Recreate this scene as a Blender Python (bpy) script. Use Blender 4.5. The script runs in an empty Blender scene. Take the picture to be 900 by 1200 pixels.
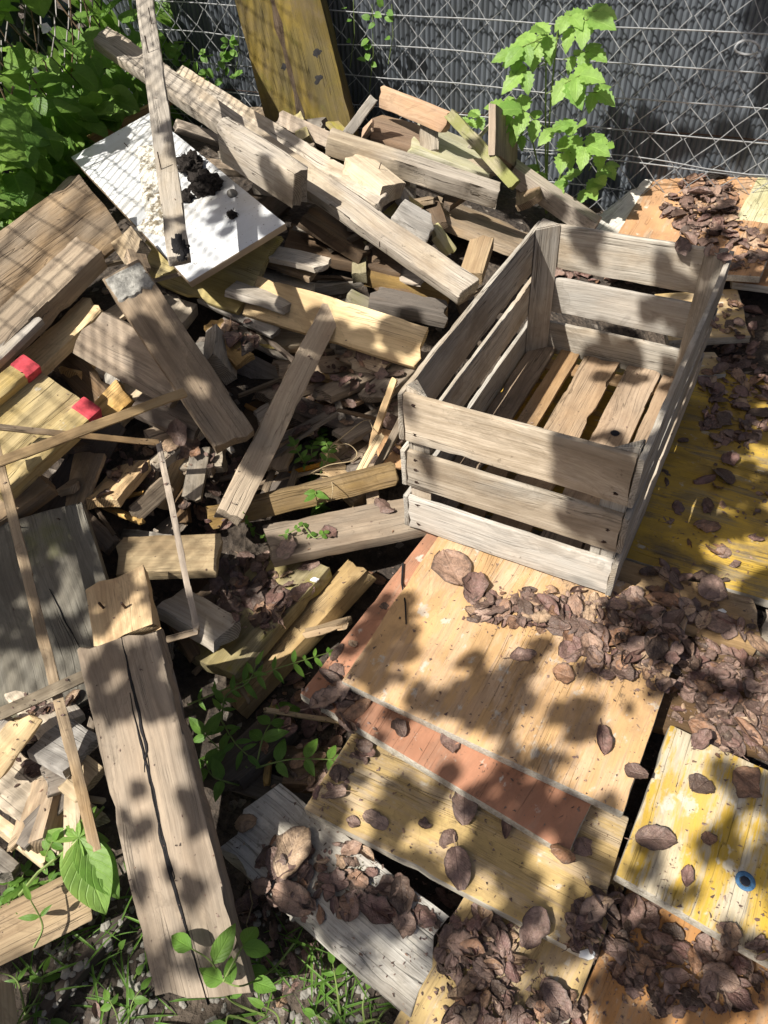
import bpy, bmesh, math, random
from mathutils import Vector, Matrix, noise
from mathutils.bvhtree import BVHTree

random.seed(7)
sc = bpy.context.scene
COL = sc.collection
rad = math.radians

# ------------------------------------------------------------------ camera
F = 867.0
PITCH, ROLL = rad(46), rad(-3.5)
CAM = Vector((0, 0, 1.19))
fwd = Vector((0, math.cos(PITCH), -math.sin(PITCH)))
_r = Vector((1, 0, 0)); _u = _r.cross(fwd)
RR = math.cos(ROLL) * _r + math.sin(ROLL) * _u
UU = -math.sin(ROLL) * _r + math.cos(ROLL) * _u


def ray(u, v):
    return fwd + RR * ((u - 450) / F) - UU * ((v - 600) / F)


def atz(u, v, z):
    d = ray(u, v)
    return CAM + d * ((z - CAM.z) / d.z)


def atplane(u, v, P, n):
    d = ray(u, v)
    return CAM + d * ((P - CAM).dot(n) / d.dot(n))


def proj(P):
    d = P - CAM
    z = d.dot(fwd)
    if z < 1e-4:
        return (-9999, -9999)
    return (450 + F * d.dot(RR) / z, 600 - F * d.dot(UU) / z)


cd = bpy.data.cameras.new('camera')
cam = bpy.data.objects.new('camera', cd)
COL.objects.link(cam)
M = Matrix((RR, UU, -fwd)).transposed().to_4x4()
M.translation = CAM
cam.matrix_world = M
cd.sensor_fit = 'VERTICAL'
cd.sensor_height = 36.0
cd.lens = F / 1200 * 36.0
cd.clip_start = 0.02
cd.clip_end = 500
sc.camera = cam

# height of the heap, sampled where its surface shows
CTRL = [(150, 1150, .02), (0, 1200, .03), (300, 1150, .0), (350, 900, .02), (230, 850, .05),
        (0, 950, .12), (60, 880, .15), (0, 800, .19), (130, 720, .20), (190, 740, .13), (220, 640, .16),
        (0, 600, .27), (60, 500, .33), (0, 400, .40), (100, 300, .46), (0, 280, .45), (200, 230, .53),
        (300, 250, .46), (230, 420, .33), (330, 470, .20), (400, 560, .14), (430, 620, .13), (350, 660, .11),
        (400, 380, .28), (480, 400, .25), (450, 250, .37), (550, 320, .27), (550, 220, .36), (400, 160, .46),
        (340, 130, .47), (500, 140, .43), (600, 200, .32), (690, 260, .2), (640, 150, .26), (90, 180, .42),
        (150, 60, .5), (600, 600, .1), (800, 400, .12), (850, 250, .2), (600, 1000, .08), (850, 900, .09),
        (450, 900, .06), (560, 420, .15), (800, 150, .22), (-150, 500, .4), (-150, 300, .5), (-150, 900, .15),
        (-120, 1150, .05), (300, 380, .30)]


def ZH(u, v):
    s = w = 0.0
    for a, b, z in CTRL:
        d2 = (a - u) ** 2 + (b - v) ** 2 + 300.0
        k = 1.0 / (d2 ** 1.6)
        s += k * z
        w += k
    return s / w


# ------------------------------------------------------------------ materials
class NT:
    def __init__(self, name):
        self.m = bpy.data.materials.new(name)
        self.m.use_nodes = True
        self.t = self.m.node_tree
        self.t.nodes.clear()
        self.out = self.n('ShaderNodeOutputMaterial')
        self.b = self.n('ShaderNodeBsdfPrincipled')
        self.l(self.b.outputs[0], self.out.inputs[0])

    def n(self, k, **kw):
        x = self.t.nodes.new(k)
        for a, v in kw.items():
            setattr(x, a, v)
        return x

    def l(self, a, b):
        self.t.links.new(a, b)

    def setin(self, sock, v):
        if isinstance(v, bpy.types.NodeSocket):
            self.l(v, sock)
        else:
            sock.default_value = v

    def math(self, op, a, b=0.0, clamp=False):
        x = self.n('ShaderNodeMath', operation=op, use_clamp=clamp)
        self.setin(x.inputs[0], a)
        self.setin(x.inputs[1], b)
        return x.outputs[0]

    def noise(self, vec, scale=1.0, detail=3, rough=.55, dist=0.0):
        x = self.n('ShaderNodeTexNoise')
        self.l(vec, x.inputs['Vector'])
        x.inputs['Scale'].default_value = scale
        x.inputs['Detail'].default_value = detail
        x.inputs['Roughness'].default_value = rough
        x.inputs['Distortion'].default_value = dist
        return x.outputs[0]

    def voro(self, vec, scale, feature='F1'):
        x = self.n('ShaderNodeTexVoronoi', feature=feature)
        self.l(vec, x.inputs['Vector'])
        x.inputs['Scale'].default_value = scale
        return x

    def mapv(self, vec, scale):
        x = self.n('ShaderNodeVectorMath', operation='MULTIPLY')
        self.l(vec, x.inputs[0])
        x.inputs[1].default_value = scale
        return x.outputs[0]

    def ramp(self, f, lo, hi, a=0.0, b=1.0):
        x = self.n('ShaderNodeMapRange')
        x.interpolation_type = 'SMOOTHSTEP'
        self.setin(x.inputs[0], f)
        x.inputs[1].default_value = lo
        x.inputs[2].default_value = hi
        x.inputs[3].default_value = a
        x.inputs[4].default_value = b
        return x.outputs[0]

    def mix(self, f, a, b, mode='MIX'):
        x = self.n('ShaderNodeMix', data_type='RGBA', blend_type=mode)
        self.setin(x.inputs['Factor'], f)
        for s, v in ((x.inputs[6], a), (x.inputs[7], b)):
            if isinstance(v, bpy.types.NodeSocket):
                self.l(v, s)
            else:
                s.default_value = (v[0], v[1], v[2], 1)
        return x.outputs[2]

    def bump(self, h, dist=.002, strength=.6):
        x = self.n('ShaderNodeBump')
        self.l(h, x.inputs['Height'])
        x.inputs['Distance'].default_value = dist
        x.inputs['Strength'].default_value = strength
        self.l(x.outputs[0], self.b.inputs['Normal'])

    def coord(self):
        tc = self.n('ShaderNodeTexCoord')
        oi = self.n('ShaderNodeObjectInfo')
        s = self.n('ShaderNodeVectorMath', operation='MULTIPLY_ADD')
        cmb = self.n('ShaderNodeCombineXYZ')
        self.l(oi.outputs['Random'], cmb.inputs[0])
        self.l(oi.outputs['Random'], cmb.inputs[1])
        self.l(oi.outputs['Random'], cmb.inputs[2])
        self.l(cmb.outputs[0], s.inputs[0])
        s.inputs[1].default_value = (37.1, 53.7, 71.3)
        self.l(tc.outputs['Object'], s.inputs[2])
        self.rnd = oi.outputs['Random']
        return s.outputs[0]


def wood(name, light, dark, weather=(.30, .28, .25), wamt=.4, moss=0.0, mosscol=(.14, .16, .04), dirt=.35,
         paint=None, pamt=.6, splash=0.0, var=.55, crack=.5, rough=.8, gscale=1.0):
    t = NT(name)
    v = t.coord()
    d = t.noise(t.mapv(v, (3, 3, 3)), 1, 2)
    # wobble the grain a little
    wob = t.n('ShaderNodeVectorMath', operation='MULTIPLY_ADD')
    cx = t.n('ShaderNodeCombineXYZ')
    t.l(d, cx.inputs[1]); t.l(d, cx.inputs[2])
    t.l(cx.outputs[0], wob.inputs[0]); wob.inputs[1].default_value = (0, .035, .02); t.l(v, wob.inputs[2])
    w = wob.outputs[0]
    g = gscale
    fine = t.noise(t.mapv(w, (7 * g, 210 * g, 210 * g)), 1, 4, .7)
    band = t.noise(t.mapv(w, (2.2 * g, 30 * g, 30 * g)), 1, 5, .7, .6)
    big = t.noise(t.mapv(v, (4, 9, 9)), 1, 4, .6)
    mid = t.noise(t.mapv(v, (5, 12, 12)), 1, 5, .65)
    col = t.mix(t.ramp(t.math('ADD', t.math('MULTIPLY', band, .5), t.math('MULTIPLY', mid, .5)), .34, .64), dark, light)
    col = t.mix(t.ramp(fine, .4, .8, 0, .5), col, tuple(c * .62 for c in dark))
    # sawn ends show growth rings instead of long grain
    tcn = t.n('ShaderNodeTexCoord')
    sn = t.n('ShaderNodeSeparateXYZ'); t.l(tcn.outputs['Normal'], sn.inputs[0])
    endf = t.ramp(t.math('ABSOLUTE', sn.outputs[0]), .72, .86)
    off = t.n('ShaderNodeVectorMath', operation='MULTIPLY_ADD')
    t.l(tcn.outputs['Object'], off.inputs[0]); off.inputs[1].default_value = (0, 1, 1)
    co = t.n('ShaderNodeCombineXYZ'); t.l(t.math('MULTIPLY', t.rnd, .06), co.inputs[1]); co.inputs[2].default_value = .035
    t.l(co.outputs[0], off.inputs[2])
    ln = t.n('ShaderNodeVectorMath', operation='LENGTH'); t.l(off.outputs[0], ln.inputs[0])
    rg = t.math('SINE', t.math('ADD', t.math('MULTIPLY', ln.outputs['Value'], 1500.0), t.math('MULTIPLY', mid, 9.0)))
    ecol = t.mix(t.ramp(rg, -.6, .8), tuple(c * .55 for c in dark), tuple(c * .72 for c in light))
    ecol = t.mix(t.ramp(t.noise(t.mapv(v, (60, 60, 60)), 1, 3), .5, .7, 0, .6), ecol, tuple(c * .3 for c in dark))
    col = t.mix(t.math('MULTIPLY', endf, .85), col, ecol)
    # knots
    kv = t.voro(t.mapv(w, (5.5, 14, 14)), 1)
    kn = t.ramp(kv.outputs['Distance'], .05, .2, 1, 0)
    knk = t.math('MULTIPLY', kn, t.ramp(kv.outputs['Color'], .62, .66))
    col = t.mix(t.math('MULTIPLY', knk, .75), col, tuple(c * .35 for c in dark))
    # weathering
    rn3 = t.math('FRACT', t.math('MULTIPLY', t.rnd, 23.17))
    bigr = t.math('ADD', big, t.math('MULTIPLY', t.math('SUBTRACT', rn3, .5), var * .5))
    col = t.mix(t.math('MULTIPLY', t.ramp(bigr, .36, .64), min(.85, wamt * 1.5)), col,
                t.mix(t.ramp(fine, .3, .7), weather, tuple(c * .6 for c in weather)))
    h = t.math('ADD', t.math('MULTIPLY', fine, .8), t.math('MULTIPLY', band, .3))
    if paint:
        pm = t.noise(t.mapv(w, (7, 26, 26)), 1, 5, .65)
        pf = t.ramp(t.math('ADD', t.math('MULTIPLY', pm, .75), t.math('MULTIPLY', fine, .3)), .40 + .2 * pamt, .50 + .2 * pamt, 1, 0)
        side_ = t.ramp(t.math('ABSOLUTE', sn.outputs[2]), .55, .9)
        pf = t.math('MULTIPLY', pf, side_)
        col = t.mix(side_, t.mix(t.ramp(fine, .35, .7), (.46, .43, .37), (.30, .27, .22)), col)
        pc = t.mix(t.ramp(big, .35, .65), paint, tuple(c * .72 for c in paint))
        pc = t.mix(t.ramp(band, .4, .62, 0, .35), pc, dark)
        col = t.mix(pf, col, pc)
    if splash > 0:
        sv = t.noise(t.mapv(v, (26, 34, 34)), 1, 4, .6)
        sm = t.ramp(sv, .66 - .1 * splash, .74 - .08 * splash)
        col = t.mix(t.math('MULTIPLY', sm, .75), col, (.52, .49, .43))
    if moss > 0:
        mm = t.noise(t.mapv(v, (7, 9, 9)), 1, 5, .65)
        col = t.mix(t.ramp(mm, .62 - .35 * moss, .8 - .35 * moss, 0, .85), col, mosscol)
    stn = t.noise(t.mapv(v, (3.2, 5, 5)), 1, 5, .62, .8)
    col = t.mix(t.ramp(stn, .54, .62, 0, .38), col, tuple(c * .55 for c in dark))
    edge_ = t.ramp(t.math('ABSOLUTE', t.math('SUBTRACT', stn, .56)), .0, .012, 1, 0)
    col = t.mix(t.math('MULTIPLY', edge_, .22), col, tuple(c * .4 for c in dark))
    # cracks along the grain
    ck = t.noise(t.mapv(w, (1.3, 62, 62)), 1, 2, .5)
    cf = t.math('MULTIPLY', t.ramp(t.math('ABSOLUTE', t.math('SUBTRACT', ck, .5)), .0, .016, 1, 0), t.ramp(big, .45, .6))
    col = t.mix(t.math('MULTIPLY', cf, crack), col, tuple(c * .2 for c in dark))
    # dirt
    ds = t.noise(t.mapv(v, (85, 85, 85)), 1, 3, .6)
    dl = t.noise(t.mapv(v, (6, 6, 6)), 1, 4, .6)
    df = t.ramp(t.math('ADD', t.math('MULTIPLY', ds, .6), t.math('MULTIPLY', dl, .5)), .66, .76, 0, dirt * 1.6)
    col = t.mix(t.math('MINIMUM', df, .9), col, (.055, .042, .032))
    dd = t.noise(t.mapv(v, (9, 13, 13)), 1, 5, .7)
    col = t.mix(t.ramp(dd, .45, .75, 0, dirt), col, (.09, .07, .052))
    # every board its own tone
    hs = t.n('ShaderNodeHueSaturation')
    t.l(t.math('ADD', t.math('MULTIPLY', t.rnd, var * 1.3), 1 - var * .65), hs.inputs['Value'])
    rn2 = t.math('FRACT', t.math('MULTIPLY', t.rnd, 7.31))
    t.l(t.math('ADD', t.math('MULTIPLY', rn2, .2 + var), .95 - var * .5), hs.inputs['Saturation'])
    t.l(col, hs.inputs['Color'])
    t.l(hs.outputs[0], t.b.inputs['Base Color'])
    t.b.inputs['Roughness'].default_value = rough
    t.b.inputs['Specular IOR Level'].default_value = .25
    h = t.math('SUBTRACT', h, t.math('MULTIPLY', cf, .9))
    h = t.math('ADD', h, t.math('MULTIPLY', ds, .25))
    t.bump(h, .0022, .75)
    return t.m


MAT = {
    'grey': wood('weathered_grey_wood', (.42, .37, .30), (.20, .165, .125), wamt=.45),
    'lightgrey': wood('pale_grey_wood', (.55, .49, .41), (.30, .255, .20), (.47, .44, .40), .5, dirt=.25),
    'greybrown': wood('grey_brown_wood', (.42, .32, .22), (.20, .145, .095), wamt=.3),
    'splinter': wood('splintery_weathered_wood', (.50, .43, .335), (.25, .20, .148), (.46, .42, .37), .55, dirt=.45, crack=.9, var=.15),
    'darkgrey': wood('dark_mossy_grey_wood', (.20, .18, .14), (.10, .088, .066), (.19, .18, .15), .5, moss=.3, mosscol=(.12, .12, .05), dirt=.35, var=.1),
    'brownish': wood('dull_brown_wood', (.34, .26, .18), (.17, .125, .085), (.29, .25, .20), .35, dirt=.35, var=.1),
    'ochredark': wood('dull_ochre_wood', (.40, .25, .07), (.22, .13, .035), wamt=.2, dirt=.45),
    'tan': wood('tan_wood', (.62, .45, .25), (.38, .25, .13), (.45, .38, .29), wamt=.2, dirt=.15),
    'paletan': wood('pale_tan_wood', (.64, .52, .35), (.41, .31, .20), (.48, .42, .34), wamt=.25, dirt=.2),
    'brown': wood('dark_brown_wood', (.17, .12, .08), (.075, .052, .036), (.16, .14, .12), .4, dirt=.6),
    'ochre': wood('ochre_wood', (.46, .30, .10), (.27, .165, .05), wamt=.22, dirt=.3),
    'orange': wood('orange_brown_wood', (.50, .31, .16), (.36, .20, .10), wamt=.2, dirt=.15),
    'mossy': wood('mossy_wood', (.44, .38, .22), (.28, .235, .13), wamt=.3, moss=.3, mosscol=(.30, .28, .08), dirt=.3),
    'greenmoss': wood('green_mossy_wood', (.33, .30, .19), (.18, .16, .09), wamt=.25, moss=.6, mosscol=(.17, .18, .055), dirt=.2),
    'postwood': wood('greenish_post_wood', (.17, .125, .035), (.06, .044, .015), (.07, .06, .03), .4, moss=.25, mosscol=(.08, .075, .016), dirt=.6, crack=.9, var=.1),
    'crate': wood('crate_slat_wood', (.52, .46, .385), (.27, .225, .175), (.47, .45, .41), .5, dirt=.34, gscale=1.1, var=.35, crack=.8),
    'cratefloor': wood('crate_floor_wood', (.40, .28, .175), (.23, .15, .09), (.36, .285, .21), .35, dirt=.4, var=.15),
    'panelorange': wood('worn_orange_panel', (.60, .41, .24), (.45, .28, .15), (.54, .43, .32), .25, paint=(.56, .35, .16), pamt=.4, splash=.6, dirt=.38, var=.05, crack=.15),
    'panelpink': wood('worn_pink_brown_panel', (.44, .29, .21), (.32, .19, .13), (.42, .31, .24), .25, paint=(.40, .20, .125), pamt=.9, splash=.3, dirt=.35, var=.05, crack=.1),
    'panelrust': wood('rust_orange_panel', (.50, .33, .20), (.36, .22, .12), (.45, .35, .25), .25, paint=(.48, .255, .11), pamt=.7, splash=.3, dirt=.45, var=.04),
    'panelochre': wood('worn_ochre_panel', (.54, .41, .26), (.40, .295, .175), (.47, .41, .32), .4, paint=(.51, .38, .19), pamt=.45, splash=.45, dirt=.45, var=.06, crack=.3),
    'panelyellow': wood('worn_yellow_panel', (.58, .48, .33), (.45, .36, .23), (.52, .48, .39), .5, paint=(.56, .385, .10), pamt=.4, splash=.7, dirt=.5, var=.05, crack=.25),
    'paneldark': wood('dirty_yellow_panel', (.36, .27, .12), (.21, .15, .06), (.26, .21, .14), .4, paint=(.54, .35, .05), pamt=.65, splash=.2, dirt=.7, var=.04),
    'panelmoss': wood('yellow_green_panel', (.54, .51, .33), (.41, .38, .22), (.52, .50, .39), .35, moss=.25, mosscol=(.36, .34, .12), splash=.35, dirt=.15, var=.1),
    'beamyellow': wood('yellow_beam_wood', (.56, .42, .17), (.40, .28, .09), (.55, .48, .33), .3, splash=.4, dirt=.2, var=.08),
    'whitepaint': wood('peeling_white_board', (.70, .67, .60), (.58, .53, .45), (.75, .73, .68), .6, splash=.9, dirt=.35, var=.05),
    'concretegrey': wood('cement_crusted_board', (.40, .37, .32), (.25, .225, .19), (.52, .50, .46), .7, splash=.95, dirt=.5, var=.1),
}


def plain(name, col, rough=.6, spec=.3, noise_amt=.3, nscale=40, metallic=0.0, bump=0.0):
    t = NT(name)
    v = t.coord()
    n = t.noise(v, nscale, 4, .6)
    c = t.mix(t.ramp(n, .35, .7, 0, noise_amt), col, tuple(x * .4 for x in col))
    t.l(c, t.b.inputs['Base Color'])
    t.b.inputs['Roughness'].default_value = rough
    t.b.inputs['Metallic'].default_value = metallic
    t.b.inputs['Specular IOR Level'].default_value = spec
    if bump:
        t.bump(n, bump, 1)
    return t.m


MAT['red'] = plain('red_tip_paint', (.60, .075, .095), .75, .25, .75, 70)
MAT['nail'] = plain('rusty_nail_steel', (.07, .045, .035), .6, .4, .5, 300, .5)
MAT['wire'] = plain('galvanised_wire', (.38, .39, .40), .5, .5, .45, 60, .4)
MAT['bluering'] = plain('blue_plastic', (.06, .15, .28), .7, .3, .8, 220)
MAT['darkhole'] = plain('dark_hole', (.01, .012, .02), .8, .2, .1, 90)
MAT['soilclod'] = plain('dark_soil', (.035, .03, .027), .95, .1, .6, 90, 0, .01)
MAT['stone'] = plain('grey_stone', (.24, .225, .20), .9, .2, .5, 40, 0, .003)
MAT['char'] = plain('charred_wood', (.018, .017, .018), .9, .2, .5, 90, 0, .004)
MAT['crust'] = plain('cement_crust', (.36, .35, .32), .95, .1, .6, 110, 0, .004)


def white_board_mat():
    t = NT('white_laminate')
    v = t.coord()
    n = t.noise(v, 14, 5, .65)
    col = t.mix(t.ramp(n, .5, .8, 0, .3), (.55, .565, .58), (.40, .39, .36))
    s = t.noise(v, 130, 2)
    gr = t.noise(t.mapv(v, (6, 3, 6)), 1, 5, .7)
    col = t.mix(t.ramp(gr, .46, .70, 0, .55), col, (.36, .33, .27))
    col = t.mix(t.ramp(s, .66, .72, 0, .7), col, (.12, .1, .08))
    tcn = t.n('ShaderNodeTexCoord')
    sn = t.n('ShaderNodeSeparateXYZ'); t.l(tcn.outputs['Normal'], sn.inputs[0])
    col = t.mix(t.ramp(t.math('ABSOLUTE', sn.outputs[2]), .5, .9), t.mix(n, (.30, .22, .14), (.42, .33, .23)), col)
    t.l(col, t.b.inputs['Base Color'])
    t.b.inputs['Roughness'].default_value = .32
    return t.m


MAT['whiteboard'] = white_board_mat()


def residue_mat():
    t = NT('chalky_residue')
    v = t.coord()
    n = t.noise(v, 55, 5, .7)
    col = t.mix(t.ramp(n, .42, .62), (.66, .64, .57), (.16, .13, .085))
    t.l(col, t.b.inputs['Base Color'])
    t.b.inputs['Roughness'].default_value = .95
    t.bump(n, .006, 1)
    return t.m


MAT['residue'] = residue_mat()


def leaf_mat(name, c1, c2, trans=.35, rough=.5):
    t = NT(name)
    v = t.coord()
    g = t.n('ShaderNodeNewGeometry')
    r = t.math('FRACT', t.math('ADD', g.outputs['Random Per Island'], t.rnd))
    n = t.noise(v, 60, 3, .6)
    col = t.mix(r, c1, c2)
    uvn = t.n('ShaderNodeUVMap')
    su = t.n('ShaderNodeSeparateXYZ'); t.l(uvn.outputs[0], su.inputs[0])
    sa = t.math('ABSOLUTE', su.outputs[1])
    fr_ = t.math('FRACT', t.math('SUBTRACT', t.math('MULTIPLY', su.outputs[0], 7.0), t.math('MULTIPLY', sa, 2.4)))
    sv_ = t.ramp(t.math('ABSOLUTE', t.math('SUBTRACT', fr_, .5)), .0, .13, 1, 0)
    vein = t.math('MAXIMUM', t.math('MULTIPLY', sv_, .55), t.ramp(sa, .02, .09, 1, 0))
    col = t.mix(t.ramp(n, .35, .7, 0, .4), col, tuple(x * .5 for x in c1))
    col = t.mix(t.math('MULTIPLY', vein, .3), col, tuple(min(1, x * 1.5) for x in c2))
    sp_ = t.noise(v, 210, 3, .7)
    col = t.mix(t.ramp(sp_, .68, .74, 0, .6), col, (.12, .085, .03))
    t.l(col, t.b.inputs['Base Color'])
    t.b.inputs['Roughness'].default_value = rough
    t.b.inputs['Specular IOR Level'].default_value = .35
    tr = t.n('ShaderNodeBsdfTranslucent')
    br = t.mix(.5, col, tuple(min(1, x * 2.2) for x in c2))
    t.l(br, tr.inputs[0])
    ms = t.n('ShaderNodeMixShader')
    ms.inputs[0].default_value = trans
    t.l(t.b.outputs[0], ms.inputs[1]); t.l(tr.outputs[0], ms.inputs[2])
    t.l(ms.outputs[0], t.out.inputs[0])
    t.bump(t.math('SUBTRACT', n, t.math('MULTIPLY', vein, .8)), .002, .6)
    return t.m


MAT['ivyleaf'] = leaf_mat('ivy_leaf', (.085, .18, .034), (.20, .33, .062), .42)
MAT['rasp'] = leaf_mat('raspberry_leaf', (.17, .31, .065), (.27, .42, .10), .38)
MAT['weed'] = leaf_mat('weed_leaf', (.09, .2, .03), (.16, .30, .05), .35)
MAT['backdropleaf'] = leaf_mat('backdrop_leaf', (.025, .05, .012), (.05, .085, .02), .1)  # dark green stands in for the black shade behind the ivy
MAT['canopy'] = leaf_mat('canopy_leaf', (.05, .10, .02), (.09, .16, .03), .2)
MAT['stem'] = plain('green_stem', (.16, .22, .06), .6, .3, .3, 30)
MAT['brownstem'] = plain('brown_stem', (.16, .11, .07), .8, .2, .4, 60)
MAT['straw'] = plain('dry_straw', (.42, .33, .2), .8, .2, .3, 60)
MAT['whitefleck'] = plain('white_paper', (.75, .75, .73), .8, .2, .15, 40)


def dead_leaf_mat():
    t = NT('dead_leaf_brown')
    v = t.coord()
    g = t.n('ShaderNodeNewGeometry')
    r = t.math('FRACT', t.math('ADD', t.math('MULTIPLY', g.outputs['Random Per Island'], 3.7), t.rnd))
    cr = t.n('ShaderNodeValToRGB')
    t.l(r, cr.inputs[0])
    e = cr.color_ramp.elements
    e[0].position = 0; e[0].color = (.065, .043, .032, 1)
    e[1].position = 1; e[1].color = (.46, .33, .22, 1)
    for p, c in ((.2, (.13, .08, .065)), (.4, (.22, .145, .12)), (.58, (.17, .09, .078)), (.74, (.33, .23, .18)), (.88, (.26, .135, .075))):
        x = e.new(p); x.color = (*c, 1)
    uvn = t.n('ShaderNodeUVMap')
    su = t.n('ShaderNodeSeparateXYZ'); t.l(uvn.outputs[0], su.inputs[0])
    sa = t.math('ABSOLUTE', su.outputs[1])
    fr_ = t.math('FRACT', t.math('SUBTRACT', t.math('MULTIPLY', su.outputs[0], 7.0), t.math('MULTIPLY', sa, 2.4)))
    sv_ = t.ramp(t.math('ABSOLUTE', t.math('SUBTRACT', fr_, .5)), .0, .13, 1, 0)
    vein = t.math('MAXIMUM', t.math('MULTIPLY', sv_, .55), t.ramp(sa, .02, .09, 1, 0))
    n = t.noise(g.outputs['Position'], 90, 5, .7)
    n2 = t.noise(g.outputs['Position'], 320, 3, .7)
    col = t.mix(t.ramp(n, .38, .68, 0, .6), cr.outputs[0], (.06, .04, .03))
    col = t.mix(t.ramp(n2, .5, .75, 0, .4), col, (.36, .26, .18))
    col = t.mix(t.math('MULTIPLY', vein, .13), col, (.065, .042, .032))
    col = t.mix(t.ramp(t.math('ADD', sa, t.math('MULTIPLY', n, .4)), .95, 1.2, 0, .7), col, (.05, .034, .027))
    t.l(col, t.b.inputs['Base Color'])
    t.b.inputs['Roughness'].default_value = .5
    t.b.inputs['Specular IOR Level'].default_value = .45
    t.bump(t.math('SUBTRACT', t.math('ADD', n, t.math('MULTIPLY', n2, .4)), t.math('MULTIPLY', vein, .25)), .003, .8)
    return t.m


MAT['deadleaf'] = dead_leaf_mat()


def ground_mat():
    t = NT('dark_soil_ground')
    v = t.coord()
    a = t.noise(v, 9, 5, .65)
    b = t.noise(v, 70, 4, .7)
    vo = t.voro(v, 75)
    col = t.mix(t.ramp(a, .35, .65), (.035, .026, .02), (.085, .065, .048))
    col = t.mix(t.ramp(b, .45, .7, 0, .8), col, (.03, .024, .02))
    col = t.mix(t.ramp(vo.outputs['Color'], .86, .9, 0, .8), col, (.22, .19, .16))
    t.l(col, t.b.inputs['Base Color'])
    t.b.inputs['Roughness'].default_value = .95
    t.bump(t.math('ADD', b, vo.outputs['Distance']), .008, .9)
    return t.m


MAT['ground'] = ground_mat()


def screen_mat():
    t = NT('dark_grey_screen')
    v = t.coord()
    n = t.noise(t.mapv(v, (40, 40, 3)), 1, 4, .6)
    d = t.noise(v, 4, 4, .6)
    col = t.mix(t.ramp(n, .35, .7), (.058, .067, .08), (.105, .118, .137))
    col = t.mix(t.ramp(d, .45, .7, 0, .6), col, (.05, .055, .06))
    t.l(col, t.b.inputs['Base Color'])
    t.b.inputs['Roughness'].default_value = .5
    return t.m


MAT['screen'] = screen_mat()

# ------------------------------------------------------------------ object helpers
SURF = []          # things that leaves may rest on


def tag(o, label=None, cat=None, group=None, kind=None):
    if label: o['label'] = label
    if cat: o['category'] = cat
    if group: o['group'] = group
    if kind: o['kind'] = kind
    return o


def link(name, bm, mat, parent=None, smooth=True, surf=True, angle=38):
    me = bpy.data.meshes.new(name)
    bm.normal_update()
    bm.to_mesh(me)
    bm.free()
    mats = mat if isinstance(mat, (list, tuple)) else [mat]
    for m in mats:
        me.materials.append(MAT[m] if isinstance(m, str) else m)
    if smooth:
        me.polygons.foreach_set('use_smooth', [True] * len(me.polygons))
        me.set_sharp_from_angle(angle=rad(angle))
    o = bpy.data.objects.new(name, me)
    COL.objects.link(o)
    if parent: o.parent = parent
    if surf: SURF.append(o)
    return o


def empty(name, loc, rot=None):
    o = bpy.data.objects.new(name, None)
    COL.objects.link(o)
    o.empty_display_size = .05
    if rot is not None:
        m = rot.to_4x4(); m.translation = loc
        o.matrix_world = m
    else:
        o.location = loc
    return o


def world_of(o):
    m = o.matrix_basis.copy()
    p = o.parent
    while p:
        m = p.matrix_basis @ m
        p = p.parent
    return m


def board_bm(L, W, T, seed=0, rough=1.0, bev=.0025, nx=None, ny=3, warp=1.0, chip=1.6, ragged=1.5, cup=0.0):
    """a board centred on its own origin, long axis X, with worn edges and slightly ragged ends"""
    bm = bmesh.new()
    bmesh.ops.create_cube(bm, size=1)
    for v in bm.verts:
        v.co = Vector((v.co.x * L, v.co.y * W, v.co.z * T))
    b = min(bev, T * .22)
    bmesh.ops.bevel(bm, geom=list(bm.edges), offset=b, segments=2, profile=.6, affect='EDGES')
    nx = nx or max(6, min(40, int(L / .02)))
    for i in range(1, nx):
        x = -L / 2 + L * i / nx
        bmesh.ops.bisect_plane(bm, geom=bm.verts[:] + bm.edges[:] + bm.faces[:], plane_co=(x, 0, 0), plane_no=(1, 0, 0))
    for i in range(1, ny + 1):
        y = -W / 2 + W * i / (ny + 1)
        bmesh.ops.bisect_plane(bm, geom=bm.verts[:] + bm.edges[:] + bm.faces[:], plane_co=(0, y, 0), plane_no=(0, 1, 0))
    o = Vector((seed * 3.17, seed * 1.71, seed * .93))
    rb_ = random.Random(seed * 13 + 5)
    brk = (rb_.choice((-1, 1)), rb_.choice((-1, 1)), rb_.uniform(.008, .03) * ragged) if rb_.random() < .5 and ragged > .7 else None
    bow = (noise.noise(o) * .012 * min(1, L / .5)) * warp
    for v in bm.verts:
        c = v.co.copy()
        fx, fy, fz = c.x / L * 2, c.y / W * 2, c.z / T * 2
        n = noise.noise_vector(c * 9 + o) * .0016 * rough
        n2 = noise.noise_vector(c * 45 + o) * .0007 * rough
        d = n + n2
        if abs(fx) > .97:
            d.x += (noise.noise(Vector((fx * 5, c.y * 60, c.z * 40)) + o) * .006
                    + noise.noise(Vector((fx * 5, c.y * 200, c.z * 120)) + o) * .003) * ragged
            d.x += c.y * noise.noise(o * 2 + Vector((fx, 0, 0))) * .25 * ragged
        if brk and fx * brk[0] > .55 and fy * brk[1] > 0:
            q_ = (fx * brk[0] - .55) / .45 * fy * brk[1]
            d.x -= brk[0] * q_ * brk[2] * (.7 + .6 * noise.noise(Vector((c.y * 90, c.z * 50, seed))))
        if abs(fy) > .93:
            k = noise.noise(Vector((c.x * 22, fy * 9, c.z * 20)) + o)
            if k > .25:
                d.y -= math.copysign((k - .25) * .012 * chip, fy)
                d.z -= math.copysign((k - .25) * .005 * chip, fz)
        d.z += bow * (1 - fx * fx) + cup * fy * fy
        v.co = c + d
    return bm


_seed = [0]


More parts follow.
